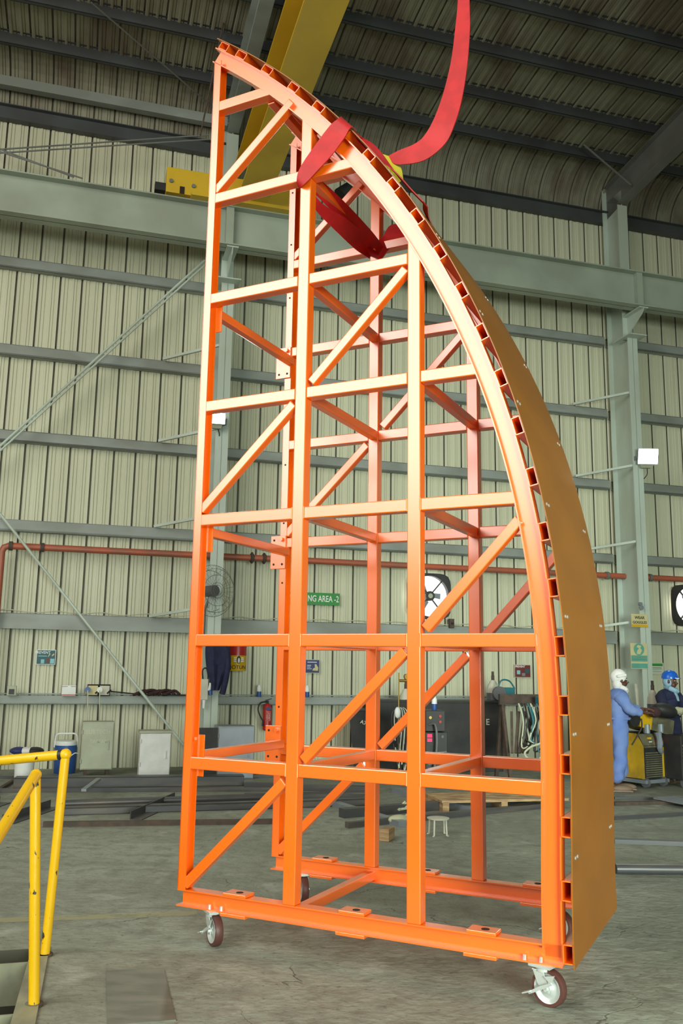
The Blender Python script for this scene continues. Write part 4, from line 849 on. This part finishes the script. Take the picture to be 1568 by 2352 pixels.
# second trolley of tools: wire feeder, teal tools and tangled hoses
P = fl(1215, 1800); c = thing('tool_rack', 'rusty trestle rack draped with teal tools and cream hoses', 'rack', P, WA)
Y_ = P.y; h = at(1215, 1608, Y_).z
mb = MB(); mb.beam((-.35, .25, h), (.55, .25, h), .05, .16); mb.obj('top_beam', M['rust'], c)
for x in (-.3, .5):
    for y_ in (0, .5): mb = MB(); mb.beam((x, y_, 0), (x, .25, h - .05), .05, .05); mb.obj('leg', M['rust'], c)
for k in range(5): mb = MB(); mb.beam((-.3 + .06 * k, -.05, .45), (-.22 + .12 * k, .1, 1.05), .04, .04); mb.obj('rusty_bar', M['rust'], c)
for k in range(12):
    x = -.15 + .05 * k; mb = MB(); rnd = random.random
    mb.tube(catmull([(x, 0, h - .05), (x + .1 * rnd(), -.08, h - .3), (x - .1 * rnd(), -.1, h - .55 - .2 * rnd()), (x + .12, -.08, h - .6), (x + .05, -.02, h - .1)]), .012, 6); mb.obj('hose', M['hose'] if k % 4 == 0 else (M['teal2'] if k % 3 == 0 else M['cable']), c, smooth=True)
mb = MB(); mb.tube(catmull([(.25, -.12, h - .35), (.15, -.15, h - .6), (-.05, -.16, h - .68), (-.15, -.16, h - .78), (.0, -.16, h - .9), (.14, -.15, h - .82)]), .016, 8); mb.obj('cream_hose', M['hose'], c, smooth=True)
mb = MB(); mb.box((.15, -.12, h - .06), (.38, .05, h + .06)); mb.obj('wire_feeder', M['teal2'], c, bevel=.02)
P = fl(1165, 1795); c = thing('wire_feeder', 'dark wire feeder with teal side standing on the black container', 'wire feeder', W(wl(1158, 1600, 1.1)[0], 1.1, h2_ + .03), WA)
mb = MB(); mb.box((-.12, -.1, 0), (.16, .15, .22)); mb.obj('feeder_body', M['teal2'], c, bevel=.02)
mb = MB(); mb.cyl((-.14, -.12, .12), (-.14, -.05, .12), .12, n=24); mb.obj('wire_spool', M['cyl'], c, smooth=True)
mb = MB(); mb.tube(catmull([(-.12, 0, .2), (-.05, 0, .34), (.1, 0, .33), (.2, 0, .2)]), .014, 8); mb.obj('handle', M['teal2'], c, smooth=True)
# grey stacked trays seen on the black box
# timber and pallet
P = fl(1150, 1862); c = thing('timber_pallet', 'pale timber pallet on the floor behind the right frame bay', 'pallet', P, WA - .05)
for k in range(5): mb = MB(); mb.box((-.75, .14 * k, .10), (.9, .14 * k + .11, .13)); mb.obj('slat', M['wood'], c)
for x in (-.7, .05, .8): mb = MB(); mb.box((x - .04, 0, 0), (x + .04, .68, .10)); mb.obj('bearer', M['wood'], c)
# steel stock lying on the floor
def bar(name, label, U0, V0, U1, V1, wd, ht, kind='box', mt='mill', z=0, group='steel sections lying on the floor'):
    a, b = fl(U0, V0, z), fl(U1, V1, z); mid = (a + b) / 2; d = (b - a); ln = d.length; rz = math.atan2(d.y, d.x)
    t = thing(name, label, 'steel section', mid, rz, group); mb = MB(); L2 = ln / 2
    if kind == 'box': mb.box((-L2, 0, 0), (L2, wd, ht))
    elif kind == 'angle': mb.box((-L2, 0, 0), (L2, wd, .010)); mb.box((-L2, wd - .010, 0), (L2, wd, ht))
    elif kind == 'channel': mb.box((-L2, 0, 0), (L2, .012, ht)); mb.box((-L2, 0, 0), (L2, wd, .010)); mb.box((-L2, 0, ht - .01), (L2, wd, ht))
    elif kind == 'pipe': mb.cyl((-L2, wd / 2, wd / 2), (L2, wd / 2, wd / 2), wd / 2, n=16)
    elif kind == 'ibeam': mb.box((-L2, 0, 0), (L2, wd, .012)); mb.box((-L2, 0, ht - .012), (L2, wd, ht)); mb.box((-L2, wd / 2 - .006, 0), (L2, wd / 2 + .006, ht))
    mb.obj('section', M[mt], t); return t
bar('steel_angle', 'long thin black bar along the floor just in front of the cabinets', -30, 1789, 800, 1786, .05, .04)
bar('steel_beam', 'long dark wide steel beam on the floor below the grey cabinet', 30, 1812, 560, 1806, .25, .14, 'channel')
bar('steel_angle', 'long black bar lying just in front of the wide steel beam', -10, 1821, 620, 1818, .07, .05)
bar('steel_pipe', 'black round bar running slightly diagonally left of the frame', 150, 1857, 840, 1832, .09, .09, 'pipe')
bar('steel_beam', 'dark flat beam in front of the diagonal round bar', 140, 1874, 860, 1850, .16, .08, 'channel')
bar('steel_angle', 'single flat brown bar nearest the camera left of the frame', 98, 1900, 640, 1893, .06, .05, 'box', 'rust')
bar('steel_angle', 'short black angle with shiny end pointing toward the camera', 326, 1884, 424, 1838, .14, .09, 'angle')
bar('steel_angle', 'black angle under the yellow rails pointing toward the camera', 32, 1893, 140, 1856, .14, .09, 'angle')
bar('steel_angle', 'short black angle at the left picture edge', -40, 1868, 24, 1845, .14, .08, 'angle')
bar('steel_angle', 'thin rusty bar crossing at far left below the white pail', -5, 1822, 52, 1786, .05, .04, 'box', 'rust', .0)
bar('steel_angle', 'short pale crooked offcut lying over the wide beam', 198, 1818, 232, 1792, .06, .03, 'box', 'galv', .15)
bar('steel_channel', 'galvanised grey channel crossing diagonally behind second rear post', 735, 1845, 915, 1900, .10, .06, 'box', 'galv')
bar('steel_channel', 'galvanised grey channel crossing diagonally behind the third post', 900, 1822, 1080, 1868, .14, .07, 'box', 'galv')
bar('steel_beam', 'dark square tube lying behind the wood block and stool', 790, 1880, 1052, 1858, .12, .10)
bar('steel_beam', 'black tube running from the wood block to the curved rib', 800, 1903, 1245, 1858, .07, .06)
bar('steel_beam', 'black tube just beyond the pallet edge behind right bay', 1105, 1856, 1245, 1838, .12, .06)
bar('steel_beam', 'long dark tube on the floor to the left of the rear post', 560, 1812, 860, 1822, .12, .08)
bar('steel_beam', 'dark stock tube behind the diagonal braces at lower left', 560, 1836, 850, 1842, .09, .07)
bar('steel_beam', 'rusty bar running right from the skin below the first worker', 1412, 1851, 1640, 1845, .10, .04, 'box', 'rust')
bar('steel_beam', 'thin black bar right of the skin under the rusty bar', 1412, 1884, 1640, 1870, .04, .04)
bar('steel_beam', 'thin dark bar at right just before the workers feet', 1412, 1836, 1640, 1838, .03, .03)
bar('steel_beam', 'dark grey flat bar lying right of the orange skin', 1412, 1938, 1640, 1946, .10, .04)
bar('steel_beam', 'dark pipe lying far right of the skin on clear floor', 1418, 2010, 1640, 2012, .08, .07, 'pipe')
bar('steel_beam', 'grey plate lying on the bars at the right edge', 1500, 1835, 1600, 1855, .35, .02, 'box', 'galv', .05)
# wood block and stool
c = gthing('wood_block', 'sawn wooden block on the floor between the frame posts', 'wood block', 887, 1930, .9); mb = MB(); mb.box((-.07, -.05, 0), (.11, .05, .115)); mb.obj('block', M['wood'], c, bevel=.006)
c = gthing('step_stool', 'small pale round topped steel stool on the floor behind third post', 'stool', 1006, 1918)
Y_ = fl(1006, 1918).y; h = .17
mb = MB(); mb.lathe([(.11, h - .012), (.115, h), (.1, h + .003)], n=24); mb.obj('seat', M['cylw'], c, smooth=True)
for a in (.5, 2.4, 3.9, 5.4): mb = MB(); mb.tube([(.09 * math.cos(a), .09 * math.sin(a), h - .01), (.10 * math.cos(a), .10 * math.sin(a), .004), (.12 * math.cos(a), .12 * math.sin(a), .004)], .009, 6); mb.obj('leg', M['cylw'], c)
for (U, V, lab) in ((905, 1868, 'crumpled work glove lying on the dark tube behind second rear post'), (915, 1893, 'second crumpled glove lying nearer the wood block')):
    c = gthing('work_glove', lab, 'glove', U, V); mb = MB(); mb.ell((0, 0, .05), (.12, .06, .05)); mb.obj('palm', M['leather'], c, smooth=True)
    for k in range(4): mb = MB(); mb.tube([(.07, -.04 + .025 * k, .05), (.15, -.05 + .03 * k, .06 + .02 * k), (.18, -.05 + .03 * k, .03 + .02 * k)], [.016, .014, .009], 6); mb.obj('finger', M['leather'], c, smooth=True)

# ------------------------------------------------------------------ yellow welding set by the workers
P = fl(1487, 1812); c = thing('welding_set', 'worn yellow welding power source with grey slatted front on wheels', 'welding machine', P + Vector((0, .1, 0)), WA + .30)
Y_ = P.y + .1; wd = pxw(1490, 1555, 1740, Y_); zt = at(1487, 1686, Y_).z; zb = at(1487, 1790, Y_).z; dp = .75
GP = mat('worn_panel', (.16, .15, .09), .5, col2=(.10, .09, .06), scale=6)
mb = MB(); mb.prism([(0, 0, zb), (0, 0, zt - .18), (0, .12, zt), (0, dp, zt), (0, dp, zb)], (1, 0, 0), 0, .45); mb.obj('case', M['black'], c, bevel=.008)
mb = MB(); mb.prism([(-.006, 0, zb), (-.006, 0, zt - .18), (-.006, .12, zt), (-.006, dp, zt), (-.006, dp, zb)], (1, 0, 0), 0, .005); mb.obj('side_panel', mat('worn_yellow', (.62, .36, .02), .45, col2=(.42, .25, .03), scale=4), c)
mb = MB(); mb.prism([(.01, -.006, zt - .20), (.44, -.006, zt - .20), (.44, .10, zt - .01), (.01, .10, zt - .01)], (0, 1, 0), -.004, 0); mb.obj('control_panel', GP, c)
for k in range(12): mb = MB(); mb.box((.03, -.014, zb + .02 + k * .031), (.40, -.001, zb + .036 + k * .031)); mb.obj('louvre', GP, c)
mb = MB(); mb.box((.415, -.01, zb), (.45, .0, zt - .2)); mb.obj('corner_trim', M['yellow'], c)
for x, z_, m_ in ((.16, zt - .07, 'yelp'), (.17, zt - .13, 'whitet')): mb = MB(); mb.box((x, .03, z_ - .015), (x + .07, .06, z_ + .015)); mb.obj('display', M[m_], c)
mb = MB(); mb.cyl((.38, -.02, zt - .12), (.38, .05, zt - .10), .010, n=8); mb.obj('indicator', M['led'], c)
mb = MB(); mb.box((-.05, -.05, zb - .06), (.5, dp, zb - .01)); mb.obj('chassis', M['galv'], c)
for x in (.02, .42): mb = MB(); mb.cyl((x - .02, .0, .07), (x + .02, .0, .07), .07, n=18); mb.obj('wheel', M['cyl'], c)
for x in (.02, .42): mb = MB(); mb.cyl((x - .02, dp - .1, .07), (x + .02, dp - .1, .07), .07, n=18); mb.obj('wheel', M['cyl'], c)
# feeder unit on top, tipped
fz = zt + .10; f_ = thing('feeder_unit', 'yellow sided feeder box tipped on top of the welding set', 'wire feeder', P + Vector((0, .1, 0)), WA + .25)
TM = Matrix.Translation((.05, .1, fz)) @ Matrix.Rotation(.22, 4, 'Y')
mb = MB(); mb.box((0, 0, 0), (.26, .42, .25), M=TM); mb.obj('yellow_side', M['yelp'], f_, bevel=.006)
mb = MB(); mb.box((.262, 0, 0), (.75, .42, .24), M=TM); mb.obj('dark_side', GP, f_, bevel=.006)
mb = MB(); mb.cyl((-.10, .05, fz + .12), (-.10, .2, fz + .12), .12, n=24); mb.obj('wire_spool', M['black'], f_, smooth=True)
mb = MB(); mb.tube(catmull([(-.22, .02, fz - .25), (-.12, .0, fz - .12), (-.02, .0, fz + .0), (.0, .02, fz + .12)]), .012, 8); mb.obj('hose', M['rust'], f_, smooth=True)
for x in (.2, .5): mb = MB(); mb.cyl((x, .1, zt - .0), (x, .1, fz + .03), .05, n=12); mb.obj('support_post', M['galv'], f_)
mb = MB(); mb.tube(catmull([(.30, -.02, zt + .02), (.31, -.04, zt - .12), (.30, -.04, zt - .22), (.36, -.03, zt - .28)]), [.06, .055, .05, .045, .045, .045, .05, .05, .05, .045, .045, .045, .04, .04, .04, .035, .035, .03, .03][:19], 8); tag_o = mb.obj('hanging_rag', M['galv'], f_, smooth=True)
# welding mask resting on the feeder
hp = thing('welding_mask', 'black welding mask lying on the feeder in front of second worker', 'welding mask', at(1527, 1648, Y_ + .15), WA + .2)
mb = MB(); mb.ell((0, 0, .10), (.23, .14, .11), M=Matrix.Rotation(.2, 3, 'Y').to_4x4()); mb.obj('mask_shell', M['rubber'], hp, smooth=True)
mb = MB(); mb.ell((-.24, -.02, .08), (.10, .09, .08)); mb.obj('mask_lining', M['cloth'], hp, smooth=True)
# second darker machine at the right edge
P = fl(1566, 1815) + Vector((.2, .2, 0)); c = thing('welding_set', 'dark slatted welding machine at the right picture edge', 'welding machine', P, WA + .2)
mb = MB(); mb.box((-.15, 0, .12), (.5, .35, .75)); mb.obj('case', M['black'], c, bevel=.01)
for k in range(9): mb = MB(); mb.box((-.13, -.012, .2 + k * .05), (.4, -.001, .225 + k * .05)); mb.obj('louvre', M['yellow'] if k < 1 else GP, c)
for x in (-.05, .4): mb = MB(); mb.cyl((x - .02, .05, .07), (x + .02, .05, .07), .07, n=16); mb.obj('wheel', M['cyl'], c)

# ------------------------------------------------------------------ people
def skinned(name, nodes, edges, mt, parent, sub=2):
    me = bpy.data.meshes.new(name + '_k'); keys = list(nodes); ix = {k: i for i, k in enumerate(keys)}
    me.from_pydata([nodes[k][0] for k in keys], [(ix[a], ix[b]) for a, b in edges], [])
    o = bpy.data.objects.new(name + '_k', me); C.objects.link(o); sm = o.modifiers.new('s', 'SKIN'); sm.use_smooth_shade = True
    for i, k in enumerate(keys):
        r = nodes[k][1]; r = (r, r) if not isinstance(r, tuple) else r; me.skin_vertices[0].data[i].radius = r; me.skin_vertices[0].data[i].use_root = (i == 0)
    if sub: q = o.modifiers.new('u', 'SUBSURF'); q.levels = sub; q.render_levels = sub
    m2 = bpy.data.meshes.new_from_object(o.evaluated_get(bpy.context.evaluated_depsgraph_get())); m2.materials.clear(); m2.materials.append(mt); m2.name = name
    bpy.data.objects.remove(o); r_ = bpy.data.objects.new(name, m2); C.objects.link(r_); r_.parent = parent; m2.polygons.foreach_set('use_smooth', [True] * len(m2.polygons)); return r_
def person(label, P, rz, H, hands, wear, headyaw=0, gloves=None, lean=0):
    # local: person faces +x, left side is +y
    p = thing('person', label, 'person', P, rz); h = H / 1.75; V = Vector
    pel = V((0, 0, .95 * h)); ch = V((.02 + lean * .5, 0, 1.28 * h)); nk = V((.03 + lean, 0, 1.46 * h)); hd = V((.06 + lean, 0, 1.60 * h))
    B = {'pel': (pel, .10), 'ch': (ch, (.08, .07)), 'nk': (nk, .055), 'hd0': (hd - V((.0, 0, .06)), (.06, .06))}
    E = [('pel', 'ch'), ('ch', 'nk'), ('nk', 'hd0')]
    Cn = {'pel': (pel, (.17, .14)), 'wa': (V((.01, 0, 1.08 * h)), (.165, .14)), 'ch': (ch, (.20, .155)), 'top': (nk - V((.01, 0, .02)), (.12, .095))}
    CE = [('pel', 'wa'), ('wa', 'ch'), ('ch', 'top')]
    for sd, sy in (('L', 1), ('R', -1)):
        hip = V((0, .09 * sy, .90 * h)); kn = V((.03 + .02 * sy, .10 * sy, .50 * h)); an = V((-.03 + .05 * sy, .11 * sy, .09 * h)); toe = V((.15 + .05 * sy, .12 * sy, .035))
        sh = ch + V((.0, .19 * sy, .10 * h)); wr = hands[sd]; mid = (sh + wr) / 2; elb = mid + V((-.05, .06 * sy, -.10))
        B.update({'hip' + sd: (hip, .075), 'kn' + sd: (kn, .055), 'an' + sd: (an, .04), 'sh' + sd: (sh - V((0, .05 * sy, .04)), .02), 'el' + sd: (elb, .04), 'wr' + sd: (wr, (.024, .03))})
        E += [('pel', 'hip' + sd), ('hip' + sd, 'kn' + sd), ('kn' + sd, 'an' + sd), ('ch', 'sh' + sd), ('sh' + sd, 'el' + sd), ('el' + sd, 'wr' + sd)]
        d = (wr - elb).normalized(); pm = wr + d * .075; B['pm' + sd] = (pm, (.042, .02)); E.append(('wr' + sd, 'pm' + sd))
        sdv = d.cross(V((0, 0, 1))).normalized()
        for k in range(4):
            a = pm + d * .01 + sdv * (-.03 + .02 * k); b = a + d * (.035 + .006 * (k in (1, 2))) + V((0, 0, -.008)); e = b + d * .02 + V((0, 0, -.022))
            B.update({'f%d0' % k + sd: (a, .011), 'f%d1' % k + sd: (b, .010), 'f%d2' % k + sd: (e, .008)}); E += [('pm' + sd, 'f%d0' % k + sd), ('f%d0' % k + sd, 'f%d1' % k + sd), ('f%d1' % k + sd, 'f%d2' % k + sd)]
        ts = -sy; a = wr + d * .03 + sdv * (.03 * sy); b = a + d * .03 + sdv * (.02 * sy) + V((0, 0, -.01)); B.update({'t0' + sd: (a, .012), 't1' + sd: (b, .010)}); E += [('wr' + sd, 't0' + sd), ('t0' + sd, 't1' + sd)]
        Cn.update({'hip' + sd: (hip, (.125, .13)), 'th' + sd: ((hip + kn) / 2, .118), 'kn' + sd: (kn, .098), 'ca' + sd: ((kn + an) / 2, .108), 'an' + sd: (an + V((0, 0, .02)), .095), })
        SL = {'r': (ch + V((0, .07 * sy, .05)), .10), 's': (sh + V((0, -.02 * sy, -.01)), .105), 'm': ((sh + elb) / 2, .088), 'e': (elb, .080), 'f': ((elb + wr) / 2, .072), 'w': (wr - d * .03, .055)}
        sv_ = skinned('sleeve', SL, [('r', 's'), ('s', 'm'), ('m', 'e'), ('e', 'f'), ('f', 'w')], wear, p)
        for q_ in sv_.data.vertices: q_.co += q_.normal * noise.noise(q_.co * 16.0) * .02
        CE += [('pel', 'hip' + sd), ('hip' + sd, 'th' + sd), ('th' + sd, 'kn' + sd), ('kn' + sd, 'ca' + sd), ('ca' + sd, 'an' + sd)]
        mb = MB(); mb.ell((an + toe) / 2 + V((0, 0, -.015)), (.145, .052, .05)); mb.box(((an + toe) / 2 + V((-.135, -.045, -.055))), ((an + toe) / 2 + V((.135, .045, -.035)))); mb.obj('shoe', M['shoe'], p, smooth=True)
        if gloves: mb = MB(); mb.ell(pm, (.07, .055, .05)); mb.tube([wr - d * .06, pm], [.06, .05], 10); mb.obj('glove', gloves, p, smooth=True)
    body = skinned('body', B, E, M['skinp'], p)
    # head with face, joined into the body mesh
    R_ = Matrix.Translation(hd) @ Matrix.Rotation(headyaw, 4, 'Z')
    mb = MB(); mb.ell((0, 0, .015), (.095, .075, .115), n=20, m=14); mb.ell((.035, 0, -.05), (.058, .052, .062)); mb.prism([(.088, -.012, .01), (.088, .012, .01), (.118, .014, -.032), (.118, -.014, -.032)], (1, 0, 0), -.03, 0); mb.ell((.108, 0, -.032), (.016, .018, .012))
    mb.ell((.082, 0, -.062), (.014, .026, .007)); mb.ell((.080, 0, -.074), (.015, .022, .008)); mb.ell((.0, .078, -.005), (.022, .012, .032)); mb.ell((.0, -.078, -.005), (.022, .012, .032)); mb.ell((.083, 0, .028), (.014, .055, .010))
    hm = mb.obj('tmp', M['skinp'], None, smooth=True); hm.data.transform(R_)
    bm = bmesh.new(); bm.from_mesh(body.data); bm.from_mesh(hm.data); bm.to_mesh(body.data); bm.free(); bpy.data.objects.remove(hm)
    for sy in (-1, 1):
        mb = MB(); mb.ell((.083, .032 * sy, .008), (.010, .014, .008)); e = mb.obj('eye', M['white'], p, smooth=True); e.data.transform(R_)
        mb = MB(); mb.ell((.0925, .032 * sy, .008), (.003, .006, .006)); e2 = mb.obj('pupil', M['hole'], e, smooth=True); e2.data.transform(R_)
    mb = MB(); mb.ell((.098, 0, -.052), (.008, .030, .007)); e = mb.obj('moustache', M['hair'], p, smooth=True); e.data.transform(R_)
    cv = skinned('coverall', Cn, CE, wear, p)
    for q_ in cv.data.vertices:
        nn_ = noise.noise(q_.co * 7.0) + .6 * noise.noise(V((q_.co.x * 14, q_.co.y * 14, q_.co.z * 22))); q_.co += q_.normal * nn_ * .035
    mb = MB(); mb.ell(ch + V((.0, 0, .085 * h)), (.135, .215, .115), n=24, m=14); mb.obj('shoulder_yoke', wear, p, smooth=True)
    for z_ in (1.04 * h,): mb = MB(); mb.tube([(.01 + .158 * math.cos(a * PI / 12), .150 * math.sin(a * PI / 12), z_) for a in range(24)], .020, 8, closed=True); mb.obj('waistband', wear, p, smooth=True)
    return p, hd, R_, nk
# worker in blue coverall and white headscarf, side view facing right
P = fl(1424, 1817)
w1, hd, R_, nk = person('person in blue coverall and white headscarf standing with hands on the machine', P, -.10, 1.70, {'L': Vector((.40, .10, 1.14)), 'R': Vector((.36, -.10, 1.10))}, M['bluecloth'], 0)
mb = MB(); mb.ell((-.025, 0, .045), (.118, .10, .115), n=20, m=12); mb.ell((-.045, 0, -.06), (.075, .092, .09)); mb.tube([(.075, .0, .075), (.06, .075, .07), (-.05, .10, .05), (-.12, .0, .04), (-.05, -.10, .05), (.06, -.075, .07)], .022, 8, closed=True); o = mb.obj('headscarf', M['whitecloth'], w1, smooth=True); o.data.transform(R_)
mb = MB(); mb.tube([(-.01, .07, -.10), (.06, .05, -.13), (.085, 0, -.15), (.06, -.05, -.13), (-.01, -.07, -.10), (-.07, 0, -.08)], .035, 10, closed=True); mb.prism([(.06, -.07, -.12), (.06, .07, -.12), (.12, 0, -.27)], (1, 0, 0), -.03, 0); o = mb.obj('scarf_wrap', M['whitecloth'], w1, smooth=True); o.data.transform(R_)
# worker with blue helmet behind the machine
P = at(1538, 1700, 14.0); P.z = 0
w2, hd, R_, nk = person('person in navy jacket with blue hard hat and pale blue scarf behind the yellow machine', P, -1.15, 1.68, {'L': Vector((.38, .16, 1.06)), 'R': Vector((.40, -.16, 1.10))}, M['navy'], .55, M['leather'])
mb = MB(); mb.lathe([(.125, .04), (.125, .07), (.11, .12), (.075, .155), (.02, .172)], n=28); o = mb.obj('hard_hat', M['helmet'], w2, smooth=True); o.data.transform(R_)
mb = MB(); mb.prism([(.09, -.08, .045), (.155, -.05, .04), (.17, 0, .038), (.155, .05, .04), (.09, .08, .045)], (0, 0, 1), 0, .01); o = mb.obj('hat_peak', M['helmet'], w2, smooth=True); o.data.transform(R_)
mb = MB(); mb.ell((-.02, 0, .0), (.092, .088, .10)); mb.tube([(.02, .085, -.11), (.08, .05, -.14), (.10, 0, -.15), (.08, -.05, -.14), (.02, -.085, -.11), (-.07, 0, -.09)], .038, 10, closed=True); mb.prism([(.09, -.08, -.14), (.09, .08, -.14), (.13, 0, -.30)], (1, 0, 0), -.03, 0); o = mb.obj('scarf', M['lightblue'], w2, smooth=True); o.data.transform(R_)
